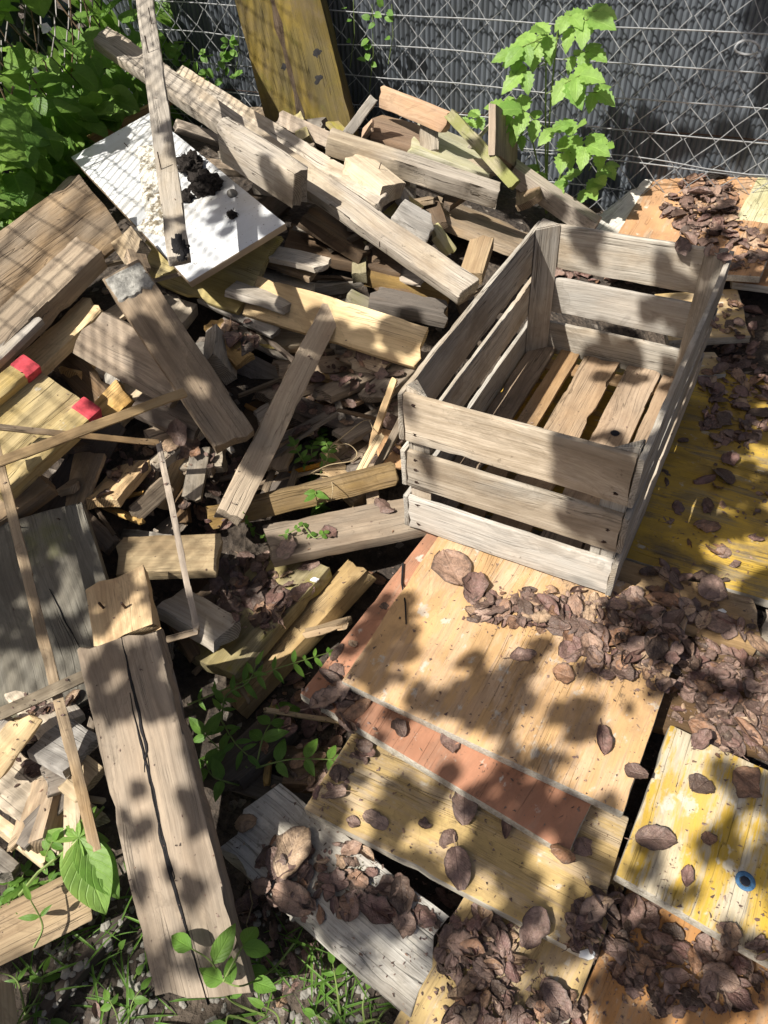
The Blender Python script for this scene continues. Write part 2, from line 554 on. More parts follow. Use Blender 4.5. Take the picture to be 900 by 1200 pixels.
def solve(A, B, D, zA=None, zB=None, lift=0.0, phi0=0.0, kphi=.06, w=None, flat=False, kw=40):
    zA = (ZH(*A) if zA is None else zA) + lift
    zB = (ZH(*B) if zB is None else zB) + lift
    a, b = atz(*A, zA), atz(*B, zB)
    x = (b - a).normalized()
    h = Vector((0, 0, 1)).cross(x).normalized()
    fl = atz(*D, zA)
    if (fl - a).dot(h) < 0: h = -h
    k = x.cross(h)
    if k.z < 0: k = -k
    best = None
    dr = ray(*D).normalized()
    rng = [0] if flat else range(-88, 89, 2)
    for ph in rng:
        y = h * math.cos(rad(ph)) + k * math.sin(rad(ph))
        # closest point of line a+w*y to the ray
        r0 = a - CAM
        bb = y.dot(dr)
        den = 1 - bb * bb
        if den < .02: continue
        wd = (bb * dr.dot(r0) - y.dot(r0)) / den
        if w: wd = max(w * .85, min(w * 1.15, wd))
        if wd < .008: continue
        p = proj(a + y * wd)
        err = math.hypot(p[0] - D[0], p[1] - D[1])
        n = x.cross(y)
        if n.dot(CAM - a) < 0: n = -n
        cost = err + kphi * abs(ph - phi0) + (0 if .015 < wd < .45 else 30)
        if n.z < -.2: cost += 20
        if best is None or cost < best[0]:
            best = (cost, err, ph, wd, y, n)
    cost, err, ph, wd, y, n = best
    return a, b, x, y, n, wd, (b - a).length, ph, err


def plank(label, A, B, D, mat='grey', t=.02, name='plank', cat='wooden plank', group=None, parent=None, verbose=True, ext=(0, 0), build=None, **kw):
    bk = {k: kw.pop(k) for k in ('rough', 'bev', 'warp', 'chip', 'ragged', 'ny', 'cup') if k in kw}
    a, b, x, y, n, w, L, ph, err = solve(A, B, D, **kw)
    a = a - x * ext[0]; b = b + x * ext[1]; L = (b - a).length
    c = a + x * L / 2 + y * w / 2 - n * t / 2
    yy = n.cross(x)
    m = Matrix((x, yy, n)).transposed().to_4x4()
    m.translation = c
    _seed[0] += 1
    if verbose:
        print('PLANK %-60s L%.3f w%.3f phi%d err%.1f z%.2f..%.2f nz%.2f' % (label[:60], L, w, ph, err, a.z, b.z, n.z))
    o = link(name, board_bm(L, w, t, _seed[0], **bk), mat, parent)
    o.matrix_basis = m
    tag(o, label, cat, group)
    o['dims'] = (L, w, t)
    return o


def tube_into(bm, pts, r, sides=5, r2=None):
    n = len(pts)
    rings = []
    for i, p in enumerate(pts):
        if i == 0: d = pts[1] - pts[0]
        elif i == n - 1: d = pts[-1] - pts[-2]
        else: d = pts[i + 1] - pts[i - 1]
        d = d.normalized()
        s = d.cross(Vector((.31, .17, .93)))
        if s.length < .05: s = d.cross(Vector((1, 0, 0)))
        s.normalize(); q = d.cross(s)
        rr = r if r2 is None else r + (r2 - r) * i / (n - 1)
        rings.append([bm.verts.new(p + (s * math.cos(2 * math.pi * k / sides) + q * math.sin(2 * math.pi * k / sides)) * rr) for k in range(sides)])
    for i in range(n - 1):
        for k in range(sides):
            bm.faces.new((rings[i][k], rings[i][(k + 1) % sides], rings[i + 1][(k + 1) % sides], rings[i + 1][k]))
    bm.faces.new(rings[0][::-1]); bm.faces.new(rings[-1])


def blob_bm(r, seed, sx=1, sy=1, sz=1, amp=.35, sub=3, fr=1.0):
    bm = bmesh.new()
    bmesh.ops.create_icosphere(bm, subdivisions=sub, radius=1)
    o = Vector((seed * 2.3, seed * 5.1, seed))
    for v in bm.verts:
        c = v.co.normalized()
        k = 1 + amp * noise.noise(c * 1.6 * fr + o) + amp * .6 * noise.noise(c * 4.5 * fr + o) + amp * .35 * noise.noise(c * 11 * fr + o)
        v.co = Vector((c.x * sx, c.y * sy, c.z * sz)) * (k * r)
    return bm


def add_nail(parent_obj, px, n_world, length=.025, name='nail', lean=(0, 0), r=.0012):
    """a nail standing on a board where the photo shows it"""
    mw = world_of(parent_obj)
    nn = mw.to_3x3() @ Vector((0, 0, 1))
    P = atplane(*px, mw @ Vector((0, 0, parent_obj['dims'][2] / 2)), nn)
    loc = mw.inverted() @ P
    bm = bmesh.new()
    tube_into(bm, [loc - Vector((0, 0, .004)), loc + Vector((lean[0] * .5, lean[1] * .5, length * .5)), loc + Vector((lean[0], lean[1], length))], r, 6)
    return link(name, bm, 'nail', parent_obj, surf=False)


# ------------------------------------------------------------------ ground
def build_ground():
    bm = bmesh.new()
    N = 150
    x0, x1, y0, y1 = -3.2, 3.4, -.9, 4.2
    pts = {}
    for i in range(N + 1):
        for j in range(N + 1):
            x = x0 + (x1 - x0) * i / N; y = y0 + (y1 - y0) * j / N
            # height of the heap above this spot (look-up through the heap's own surface)
            z = 0.05
            for _ in range(3):
                u, v = proj(Vector((x, y, z)))
                inside = -160 < u < 950 and -60 < v < 1260
                z = ZH(max(-160, min(950, u)), max(-60, min(1260, v)))
            h = max(-.02, z - .13)
            # fade away from the heap
            dx = max(0, -.95 - x, x - 1.3); dy = max(0, .35 - y, y - 2.6)
            k = max(0, 1 - (dx * dx + dy * dy) ** .5 / .5)
            h = h * k - .01 * (1 - k)
            h += noise.noise(Vector((x * 5, y * 5, 0))) * .015 + noise.noise(Vector((x * 22, y * 22, 3))) * .006
            pts[i, j] = bm.verts.new((x, y, h))
    for i in range(N):
        for j in range(N):
            bm.faces.new((pts[i, j], pts[i + 1, j], pts[i + 1, j + 1], pts[i, j + 1]))
    o = link('ground', bm, 'ground')
    tag(o, kind='structure')
    bm = bmesh.new()
    for s in ((-60, -60), (60, -60), (60, 60), (-60, 60)):
        bm.verts.new((s[0], s[1], -.06))
    bm.faces.new(bm.verts)
    o = link('terrain', bm, 'ground', surf=False)
    tag(o, kind='structure')


build_ground()

# ------------------------------------------------------------------ fences
BE = Vector((math.cos(rad(-25)), math.sin(rad(-25)), 0))      # along the back fence
BN = Vector((BE.y, -BE.x, 0))                                 # towards the camera
PF = atz(800, 215, .24)
PF = Vector((PF.x, PF.y, 0))
CORNER = atplane(165, 100, PF, BN); CORNER.z = 0
LE_ = Vector((-.25, -.97, 0)).normalized()                    # along the left fence
LN = Vector((-LE_.y, LE_.x, 0))
if LN.x < 0: LN = -LN


MAT['oldwire'] = plain('dull_old_wire', (.16, .15, .14), .6, .3, .5, 60, .3)


def chain_fence(label, P0, d, nrm, length, height, cell=.098, z0=.02, lines=True, wr=.0018):
    root = empty('chain_link_fence', P0)
    tag(root, label, 'fence')
    bm = bmesh.new()
    nx = int(length / cell)
    nz = int(height / (cell / 2))
    for i in range(nx):
        pts = []
        for j in range(nz + 1):
            off = (cell * .5) * (j % 2) * (1 if True else 0)
            s = i * cell + (off if i % 2 == 0 else cell * .5 + (-off + 0))
            s = i * cell * 1.0 + (cell * .5 * (1 if j % 2 else 0)) * 1.0
            wob = noise.noise(Vector((i * .7, j * .9, 1))) * .012
            bul = noise.noise(Vector((i * .12, j * .07, 4))) * .03
            side = .0018 if j % 2 else -.0018
            pts.append(d * (s + wob) + nrm * (bul + side) + Vector((0, 0, z0 + j * cell / 2 + noise.noise(Vector((i * .4, j * .5, 9))) * .008)))
        tube_into(bm, pts, wr, 4)
        # the wire that hooks into it from the other side
        pts = []
        for j in range(nz + 1):
            s = (i + 1) * cell - (cell * .5 * (1 if j % 2 else 0))
            wob = noise.noise(Vector((i * .7 + .35, j * .9, 1))) * .012
            bul = noise.noise(Vector((i * .12, j * .07, 4))) * .03
            side = -.0018 if j % 2 else .0018
            pts.append(d * (s + wob) + nrm * (bul + side) + Vector((0, 0, z0 + j * cell / 2 + noise.noise(Vector((i * .4, j * .5, 9))) * .008)))
        tube_into(bm, pts, wr, 4)
    link('wire_mesh', bm, 'wire' if lines else 'oldwire', root, surf=False)
    if lines:
        for k in range(int(height / cell)):
            bm = bmesh.new()
            z = z0 + k * cell + .01
            pts = [d * (length * q / 30) + nrm * (.006 + noise.noise(Vector((q * .5, k, 2))) * .006) + Vector((0, 0, z + noise.noise(Vector((q * .25, k * 3, 0))) * .012)) for q in range(31)]
            tube_into(bm, pts, .0019, 4)
            if k in (3,):
                pts = [p + Vector((0, 0, .012 + .006 * math.sin(i * .9))) + nrm * .004 for i, p in enumerate(pts)]
                tube_into(bm, pts, .0017, 4)
            link('tension_wire', bm, 'wire', root, surf=False)
    return root


chain_fence('chain link fence with horizontal wires across the back in front of dark screen', CORNER + BE * .0, BE, BN, 3.3, 1.95, .086)
chain_fence('chain link fence running down the left side overgrown with ivy', CORNER + LE_ * .02, LE_, LN, 3.4, 2.0, .082, lines=False, wr=.0024)


def privacy_screen():
    root = empty('privacy_screen', CORNER - BN * .09)
    tag(root, 'dark grey ribbed privacy screen hung behind the back chain link fence', 'screen')
    bm = bmesh.new()
    pitch = .0165
    n = int(3.4 / pitch)
    prev = None
    for i in range(n * 4 + 1):
        s = i * pitch / 4 - .15
        ph = i % 4
        rib = (0, .0045, .006, .0045)[ph]
        col = []
        for j in range(9):
            z = j * .25
            bulge = noise.noise(Vector((s * 1.6, z * 1.1, 7))) * .05 + noise.noise(Vector((s * 9, z * .8, 2))) * .008
            col.append(bm.verts.new(BE * s + BN * (rib + bulge) + Vector((0, 0, z - .05))))
        if prev:
            for j in range(8):
                bm.faces.new((prev[j], col[j], col[j + 1], prev[j + 1]))
        prev = col
    link('ribbed_sheet', bm, 'screen', root, surf=False)
    bm = bmesh.new()
    rr = random.Random(3)
    for z in (.35, .75, 1.2, 1.6):
        pts = [BE * (q * .17 - .1) + BN * (.012 + noise.noise(Vector(((q * .17 - .1) * 1.6, z * 1.1, 7))) * .05) + Vector((0, 0, z)) for q in range(20)]
        tube_into(bm, pts, .002, 4)
    link('binding_wire', bm, 'nail', root, surf=False)


privacy_screen()

# ------------------------------------------------------------------ the old timber post
PHI_POST = 24
p = plank('thick leaning greenish timber post with split face rising from the heap against the fence', (320, 175), (275, 0), (418, 165), 'postwood', .13, 'timber_post', 'timber post',
          zA=.37, zB=.69, phi0=PHI_POST, kphi=3, w=.235, ext=(.25, .9), rough=.6, chip=1.5, ragged=.5, ny=6)
# the long dark split down its face
L, W, T = p['dims']
bm = bmesh.new()
pts = []
for i in range(26):
    fx = -L / 2 + L * i / 25
    pts.append(Vector((fx, W * (.06 + .05 * noise.noise(Vector((i * .35, 2, 2)))), T / 2 + .003)))
for i in range(25):
    w1 = .012 * (.4 + abs(noise.noise(Vector((i * .5, 0, 5))) * 1.5)); w2 = .012 * (.4 + abs(noise.noise(Vector(((i + 1) * .5, 0, 5))) * 1.5))
    a, b = pts[i], pts[i + 1]
    f = [bm.verts.new(a + Vector((0, -w1, 0))), bm.verts.new(a + Vector((0, w1, 0))), bm.verts.new(b + Vector((0, w2, 0))), bm.verts.new(b + Vector((0, -w2, 0)))]
    bm.faces.new(f)
bmesh.ops.solidify(bm, geom=bm.faces[:], thickness=.008)
link('split', bm, 'brown', p, surf=False)
for k, (px) in enumerate(((335, 78), (372, 62), (373, 92))):
    mw = world_of(p); nn = mw.to_3x3() @ Vector((0, 0, 1))
    P = mw.inverted() @ atplane(*px, mw @ Vector((0, 0, T / 2)), nn)
    b_ = blob_bm(.018, k + 3, .9, 1.1, .14, .5, 3)
    for v in b_.verts: v.co += P
    link('dark_hole', b_, 'char', p, surf=False)

# ------------------------------------------------------------------ planks of the heap
exec_planks = True
PLK = {}


def P(key, *a, **k):
    PLK[key] = plank(*a, **k)
    return PLK[key]


# --- left flank, from the bottom of the heap upwards
P('LB', 'wide grey brown board under the white board, mesh shadow across it', (155, 275), (-40, 430), (88, 207), 'greybrown', .02, lift=-.03, kphi=.6)
P('LA', 'weathered splintered grey plank leaning against the ivy at the left edge', (92, 205), (-40, 318), (80, 194), 'grey', .035, lift=.0, ragged=2, kphi=.6)
P('LA2', 'split grey strip just below the splintered plank at the left edge', (62, 268), (-40, 372), (48, 270), 'lightgrey', .018, lift=-.005, ragged=2)
P('LE', 'pale sunlit plank under the tan mesh shadowed plank', (122, 360), (-30, 500), (100, 337), 'paletan', .025, lift=-.03, kphi=.6)
P('LC', 'thick tan plank with square end and mesh shadow beside the white board', (121, 291), (-25, 432), (91, 251), 'tan', .045, lift=.015, kphi=.6)
P('LD', 'grey plank with rounded corner and reddish edge at the left edge', (50, 373), (-30, 450), (30, 352), 'lightgrey', .014, lift=.025, kphi=.6)
P('LX', 'orange tan offcut poking out below the edge of the white board', (130, 287), (146, 310), (153, 264), 'ochre', .03, lift=-.01, name='offcut', cat='wood offcut')
P('LY', 'small grey brown block below the edge of the white board', (148, 290), (153, 307), (172, 296), 'greybrown', .025, lift=.01, name='offcut', cat='wood offcut')
P('LK', 'short tan stub between the big grey plank and the white board', (232, 356), (205, 392), (190, 345), 'paletan', .03, lift=-.04, name='offcut', cat='wood offcut')
P('LF', 'broad grey brown plank running under the big grey plank', (84, 414), (200, 480), (106, 357), 'greybrown', .028, lift=-.005, kphi=.6)
P('LH', 'rough dark board standing beside the red tipped beam', (72, 402), (148, 480), (52, 452), 'brown', .02, lift=-.05)
P('P1', 'big grey plank with cement on its upper end lying across the heap', (119, 326), (254, 528), (163, 303), 'brownish', .038, lift=.05, warp=.3)
P('LI', 'short grey rounded stub below the red tipped beam', (44, 552), (-40, 612), (56, 572), 'greybrown', .04, lift=.0, w=.035, name='offcut', cat='wood offcut')
P('LM', 'dark greenish board in shade right of the red tipped beam', (150, 500), (70, 640), (110, 480), 'brown', .025, lift=-.06)
P('LN', 'small grey board in the dark hollow behind the thin lath corner', (176, 603), (185, 545), (130, 600), 'greybrown', .015, lift=-.03)
P('LO', 'tan plank strip standing under the brown leaves near big grey plank', (232, 530), (200, 600), (212, 518), 'tan', .02, lift=-.05)
P('LP', 'small tan strip behind the short pale plank', (165, 612), (205, 575), (150, 595), 'tan', .015, lift=-.01)
P('LJ', 'wide dark grey board with moss and nails at the left edge', (92, 577), (150, 760), (-70, 640), 'darkgrey', .022, lift=.0, w=.24, ext=(0, .06))
P('P4', 'short pale plank with square end in sun at centre left', (131, 673), (252, 668), (118, 622), 'paletan', .022, zA=.185, zB=.185, kphi=.6)
P('P5', 'short pale block with a dark sheltered face below short pale plank', (184, 712), (252, 752), (216, 687), 'lightgrey', .03, lift=.0, name='offcut', cat='wood offcut')
P('P7', 'narrow yellow strip plank lying beside the wide yellow green board', (432, 668), (280, 830), (408, 655), 'ochre', .035, lift=-.035)
P('P6', 'wide yellow green board with leaves on its upper half', (384, 667), (270, 797), (318, 640), 'mossy', .03, lift=-.015)
P('P8', 'pale splintered strip jammed between yellow board and pink panel', (358, 741), (412, 728), (361, 734), 'tan', .012, lift=-.02, name='offcut', cat='wood offcut')
P('P3', 'tan board with two nails behind the top of the cracked plank', (110, 760), (99, 690), (183, 730), 'tan', .022, lift=.02)
P('P2', 'long grey brown plank with a deep crack in the left foreground', (186, 1190), (91, 768), (292, 1158), 'brownish', .022, zA=.035, zB=.255, phi0=0, kphi=.12, warp=.4, ny=5)
# bottom left cluster
P('Q4', 'pale flat board lowest of the cluster under the thin lath', (-40, 915), (72, 1003), (10, 870), 'paletan', .018, lift=-.03)
P('Q3', 'tan board end beside the foot of the long thin lath', (68, 925), (87, 940), (102, 884), 'paletan', .02, lift=.0, name='offcut', cat='wood offcut')
P('Q2', 'pale chipped board end crossed by the long thin lath', (30, 880), (73, 905), (76, 838), 'lightgrey', .02, lift=.02, name='offcut', cat='wood offcut')
P('Q1', 'sunlit pale board with square corner topmost of the cluster at left edge', (50, 845), (4, 908), (22, 828), 'paletan', .02, lift=.05)
P('Q1b', 'dirty pale board at the left edge beneath the topmost one', (20, 850), (-40, 920), (-5, 835), 'lightgrey', .02, lift=.04)
P('Q5', 'narrow pale plank edge at the bottom of the left cluster', (48, 1012), (-30, 950), (60, 1000), 'paletan', .025, lift=-.04)
P('Q6', 'grey plank end at the left edge above the weeds', (24, 1012), (-20, 975), (2, 1032), 'grey', .025, lift=-.06)
P('Q7', 'fresh tan plank in sun half under the big green leaf', (119, 1074), (-50, 1158), (95, 1025), 'tan', .028, zA=.06, zB=.04)
P('Q8', 'small pale block in the bottom left corner', (16, 1150), (26, 1230), (-25, 1150), 'paletan', .05, zA=.05, zB=.05, name='offcut', cat='wood offcut')
P('Q9', 'thin dark brown strip on the weeds by the cracked plank', (152, 1072), (55, 1190), (141, 1062), 'brown', .02, zA=.02, zB=.02)

# --- centre hollow
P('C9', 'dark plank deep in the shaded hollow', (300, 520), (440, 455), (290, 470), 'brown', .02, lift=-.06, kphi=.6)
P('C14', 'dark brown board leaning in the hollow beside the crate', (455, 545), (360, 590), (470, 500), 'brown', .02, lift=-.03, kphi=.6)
P('C2', 'long ochre beam on edge running to the crate corner', (250, 622), (470, 568), (238, 598), 'ochredark', .03, zA=.13, zB=.15, phi0=60, kphi=.08)
P('C1', 'grey plank with leaves running under the crate corner', (318, 656), (520, 615), (324, 612), 'brownish', .025, zA=.135, zB=.13)
P('C8', 'pale slat end lowest of the stack behind the leaning batten', (335, 420), (255, 385), (352, 392), 'lightgrey', .014, lift=-.05)
P('C7', 'pale slat end second lowest of the stack behind the leaning batten', (319, 395), (230, 352), (327, 383), 'lightgrey', .014, lift=-.03)
P('C4', 'long tan plank in sun from the white board to the crate side', (282, 367), (486, 431), (300, 322), 'paletan', .016, lift=.0, kphi=.3)
P('C5', 'pale grey slat end lying on the long tan plank', (340, 364), (262, 340), (370, 333), 'lightgrey', .016, lift=.03)
P('C6', 'pale slat end on top of the stack in the dark hollow', (378, 316), (310, 300), (409, 304), 'lightgrey', .014, zA=.36, zB=.375, w=.05, kphi=.4)
P('C6b', 'dark slat under the topmost slat of the stack', (360, 325), (290, 300), (390, 305), 'greybrown', .014, zA=.33, zB=.345, w=.06, kphi=.4)
P('C10', 'pale square offcut with a dark shadow beside the big grey plank', (250, 412), (253, 379), (279, 444), 'lightgrey', .03, lift=.0, name='offcut', cat='wood offcut')
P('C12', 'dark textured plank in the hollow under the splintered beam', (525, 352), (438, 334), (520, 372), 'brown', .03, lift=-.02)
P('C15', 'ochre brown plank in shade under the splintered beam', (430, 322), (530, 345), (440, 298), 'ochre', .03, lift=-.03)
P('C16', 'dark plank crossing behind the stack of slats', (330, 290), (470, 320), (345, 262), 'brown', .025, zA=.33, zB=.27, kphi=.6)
P('D1', 'leaning batten propped upright across the hollow', (379, 352), (255, 596), (402, 366), 'tan', .03, name='batten', cat='wooden batten', lift=.045, warp=.3)
P('C13', 'thin pale splinter standing in the hollow by the crate', (458, 442), (426, 530), (465, 446), 'tan', .008, name='splinter', cat='wood splinter', lift=.02, ragged=2)
P('C13b', 'bent pale splinter leaning on the ochre beam', (441, 508), (417, 552), (450, 513), 'paletan', .01, name='splinter', cat='wood splinter', lift=.03, ragged=2)
P('C13c', 'reddish brown splinter beside the crate side', (470, 480), (436, 548), (477, 486), 'greybrown', .012, name='splinter', cat='wood splinter', lift=.0, ragged=2)

# --- upper part
P('V1', 'tan plank edge showing behind the top of the white board', (107, 160), (240, 92), (106, 149), 'tan', .03, lift=.0, kphi=.2)
P('W2', 'wide yellowish board beneath the white board', (277, 366), (150, 318), (331, 276), 'mossy', .014, zA=.31, zB=.345, w=.25, kphi=.1)
P('W3', 'dark board leaning behind the lower edge of the white board', (240, 330), (340, 240), (200, 300), 'brown', .02, lift=-.10)
P('O2', 'orange brown board in sun under the standing board by the fence', (430, 160), (500, 178), (447, 133), 'orange', .02, lift=-.03, w=.22)
P('O1', 'orange brown board standing on edge against the fence', (444, 126), (522, 158), (443, 101), 'orange', .018, lift=.0, phi0=70, kphi=.1)
P('S1', 'short grey stick end right of the timber post', (413, 158), (443, 118), (404, 150), 'grey', .025, zA=.46, zB=.50, name='offcut', cat='wood offcut')
P('Y1', 'pale mossy yellow green board in the sun at the top of the heap', (480, 172), (585, 212), (500, 143), 'panelmoss', .02, lift=-.02, kphi=.05, phi0=15, w=.3)
P('R2', 'brown triangular board tip beside the raspberry', (606, 200), (607, 152), (580, 176), 'greybrown', .02, zA=.31, zB=.40, phi0=20, name='offcut', cat='wood offcut')
P('R1', 'long thin board with a mossy side sloping down to the crate', (600, 194), (699, 262), (608, 187), 'greybrown', .05, lift=.02, name='board', cat='wooden board')
P('M1', 'green mossy board sloping from fence towards the raspberry', (521, 138), (597, 222), (530, 126), 'greenmoss', .02, lift=.04)
P('K5', 'wide grey brown board in half shade behind the crate corner', (505, 255), (620, 300), (535, 237), 'greybrown', .02, lift=-.03, w=.25, phi0=15)
P('Pa', 'brown plank with pale end beside the foot of the post', (322, 145), (450, 205), (330, 128), 'greybrown', .03, lift=-.01)
P('B1', 'heavy weathered beam with square end lying across the top', (383, 161), (585, 226), (386, 147), 'splinter', .05, name='beam', cat='wooden beam', lift=.035, kphi=.12)
P('K1', 'short pale block with a nail on its sunlit top', (404, 184), (449, 219), (431, 180), 'paletan', .045, zA=.46, zB=.425, w=.07, kphi=.2, name='offcut', cat='wood offcut')
P('K2', 'small grey triangular offcut below the heavy beam', (468, 196), (470, 232), (487, 220), 'grey', .02, lift=.0, name='offcut', cat='wood offcut')
P('K3', 'light grey square block behind the splintered beam', (459, 254), (501, 278), (474, 232), 'lightgrey', .04, lift=.03, name='offcut', cat='wood offcut')
P('K6', 'thin mossy stake below the light grey block', (505, 268), (527, 298), (515, 262), 'mossy', .02, lift=.0, name='offcut', cat='wood offcut')
P('K4', 'tan brown plank end pointing at the crate side', (538, 318), (553, 274), (565, 322), 'tan', .035, lift=.02, name='offcut', cat='wood offcut')
P('G1', 'grey plank lying parallel behind the splintered beam', (200, 88), (438, 240), (214, 76), 'splinter', .03, lift=.02)
P('L2', 'long splintered beam running from top left to the crate side', (105, 44), (538, 347), (128, 30), 'splinter', .032, name='beam', cat='wooden beam', zA=.66, zB=.345, warp=.2, chip=2.5, rough=1.6, kphi=.1, bev=.004)
P('L3', 'rough end grain block leaning on the splintered beam beside white board', (247, 142), (343, 203), (262, 126), 'splinter', .085, name='offcut', cat='wood offcut', zA=.605, zB=.545, kphi=.4, w=.05, ragged=2)
P('K7', 'dark plank in shade below the splintered beam', (350, 250), (430, 300), (375, 238), 'brown', .03, lift=-.03)

# the jumble of small offcuts, slats and splinters that fills the heap
ro = random.Random(77)


def jumble(zone, label, group, n, mats, lift, size, ang=None, avoid=.0):
    u0, v0, u1, v1 = zone
    for k in range(n):
        u, v = ro.uniform(u0, u1), ro.uniform(v0, v1)
        # the white board stays clear
        if (v - 184) > -.53 * (u - 82) - 45 and (v - 184) > .95 * (u - 82) - 172 + 0 and (v - 184) < 1.04 * (u - 82) + 10 and v < 350 - .6 * (u - 222): continue
        z = ZH(u, v) + ro.uniform(*lift)
        L = ro.uniform(*size); W_ = ro.uniform(.025, .075); t_ = ro.choice((.01, .014, .02, .028))
        if ro.random() < .25: W_ = ro.uniform(.008, .016); t_ = .008
        c = atz(u, v, z)
        a_ = ro.uniform(0, math.pi) if ang is None else ang + ro.gauss(0, .5)
        x = Vector((math.cos(a_), math.sin(a_), ro.gauss(0, .22))).normalized()
        n_ = (Vector((0, 0, 1)) + Vector((ro.gauss(0, .35), ro.gauss(0, .35) - .1, 0))); n_ = (n_ - x * n_.dot(x)).normalized()
        y = n_.cross(x)
        m_ = Matrix((x, y, n_)).transposed().to_4x4(); m_.translation = c
        _seed[0] += 1
        o = link('offcut', board_bm(L, W_, t_, _seed[0], ragged=1.6, chip=1.5), ro.choice(mats))
        o.matrix_basis = m_
        tag(o, label, 'wood offcut', group)


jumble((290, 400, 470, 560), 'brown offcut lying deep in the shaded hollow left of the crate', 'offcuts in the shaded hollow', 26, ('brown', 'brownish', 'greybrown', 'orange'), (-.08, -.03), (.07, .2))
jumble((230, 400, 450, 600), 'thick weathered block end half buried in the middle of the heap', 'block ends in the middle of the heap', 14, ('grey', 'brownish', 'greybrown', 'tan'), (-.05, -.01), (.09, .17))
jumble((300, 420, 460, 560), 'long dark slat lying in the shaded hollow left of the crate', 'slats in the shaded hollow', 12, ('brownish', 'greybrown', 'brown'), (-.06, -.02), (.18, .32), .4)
jumble((240, 250, 440, 420), 'weathered slat end stacked in the gap between white board and splintered beam', 'slat ends under the splintered beam', 28, ('grey', 'lightgrey', 'brown', 'greybrown', 'mossy'), (-.08, -.03), (.1, .24), .1)
jumble((420, 230, 560, 370), 'short weathered offcut in the jumble between splintered beam and crate', 'offcuts between splintered beam and crate', 18, ('grey', 'greybrown', 'brown', 'mossy', 'tan'), (-.07, -.025), (.07, .18))
jumble((330, 140, 620, 240), 'small old offcut in the jumble at the back below the fence', 'offcuts at the back below the fence', 16, ('grey', 'greybrown', 'mossy', 'orange', 'lightgrey'), (-.06, -.02), (.1, .24))
jumble((70, 480, 260, 640), 'dusty offcut in the shaded gap behind the thin lath frame', 'offcuts behind the thin lath frame', 22, ('brown', 'greybrown', 'grey', 'tan'), (-.08, -.03), (.07, .18))
jumble((0, 300, 260, 480), 'short board end filling the gaps of the left flank', 'board ends on the left flank', 14, ('greybrown', 'tan', 'grey', 'paletan'), (-.09, -.04), (.1, .24), .6)
jumble((170, 690, 300, 800), 'broken offcut among leaves by the yellow green board', 'offcuts by the yellow green board', 10, ('brown', 'ochredark', 'greybrown'), (-.1, -.06), (.07, .2))
jumble((230, 90, 390, 250), 'old board end in the shade between white board and splintered beam top', 'board ends above the white board', 12, ('brownish', 'greybrown', 'tan', 'grey'), (-.06, -.01), (.12, .26), -.5)
jumble((0, 820, 110, 1000), 'pale broken board end in the cluster at the lower left', 'board ends in the lower left cluster', 10, ('paletan', 'lightgrey', 'tan', 'greybrown'), (-.05, -.01), (.05, .12))
jumble((280, 830, 400, 960), 'dark board end in the weedy hole left of the panels', 'board ends in the weedy hole', 5, ('brown', 'ochre'), (-.02, .0), (.08, .18))

# white board, with residue and dirt
P('W', 'white laminated board with dark soil on it tilted on the heap', (222, 331), (83, 184), (334, 261), 'whiteboard', .016, name='white_board', cat='white board', lift=.03, warp=0, rough=.3, chip=.2, ragged=.1, kphi=.1)
w = PLK['W']
mwW = world_of(w)
nW = (mwW.to_3x3() @ Vector((0, 0, 1))).normalized()


def on_board(o, px, up=0.0):
    mw = world_of(o)
    n = (mw.to_3x3() @ Vector((0, 0, 1))).normalized()
    return atplane(*px, mw @ Vector((0, 0, o['dims'][2] / 2)), n) + n * up


# chalky strip stuck to the board, a part of it
bm = bmesh.new()
mi = mwW.inverted()
rowl = [(160, 172), (164, 200), (166, 230), (172, 255), (157, 270)]
rowr = [(184, 170), (187, 200), (191, 230), (196, 258), (196, 278)]
gl = []
for k in range(25):
    f = k / 24 * 4
    i = min(3, int(f)); q = f - i
    l = Vector(rowl[i]).lerp(Vector(rowl[i + 1]), q); r_ = Vector(rowr[i]).lerp(Vector(rowr[i + 1]), q)
    row = []
    for j in range(9):
        p2 = l.lerp(r_, j / 8)
        if j in (0, 8): p2 = p2 + Vector((noise.noise(Vector((k * .8, j, 0))) * 7, 0))
        c = mi @ on_board(w, (p2.x, p2.y))
        c.z += .001 + (0 if j in (0, 8) or k in (0, 24) else max(0, .004 + noise.noise(Vector((k * .9, j * .9, 3))) * .006))
        row.append(bm.verts.new(c))
    gl.append(row)
for k in range(24):
    for j in range(8):
        bm.faces.new((gl[k][j], gl[k][j + 1], gl[k + 1][j + 1], gl[k + 1][j]))
link('chalky_residue', bm, 'residue', w)

for lab, px, r, s in (('dark crumbly soil clod beside the standing batten on the white board', (226, 198), .030, 1),
                      ('larger dark soil clod with fibres on the white board', (243, 222), .034, 2),
                      ('small dark clod between batten and larger clods on the white board', (220, 234), .018, 3),
                      ('small grey pebble on the white board', (273, 229), .012, 4),
                      ('tiny dark crumb with root hairs on the lower white board', (273, 254), .011, 5)):
    bm = blob_bm(r, s, 1.05, .95, .8, .55 if s != 4 else .1, 4 if s < 3 else 3)
    if s in (1, 2, 5):
        rr = random.Random(s)
        for k in range(14):
            d = Vector((rr.uniform(-1, 1), rr.uniform(-1, 1), rr.uniform(-.2, .8))).normalized()
            tube_into(bm, [d * r * .7, d * r * 1.1 + Vector((0, 0, r * .1)), d * r * rr.uniform(1.2, 1.7) - Vector((0, 0, r * .2))], .0006, 4)
    o = link('soil_clod' if s != 4 else 'pebble', bm, 'soilclod' if s != 4 else 'stone')
    o.location = on_board(w, px, r * .45)
    tag(o, lab, 'soil clod' if s != 4 else 'pebble')

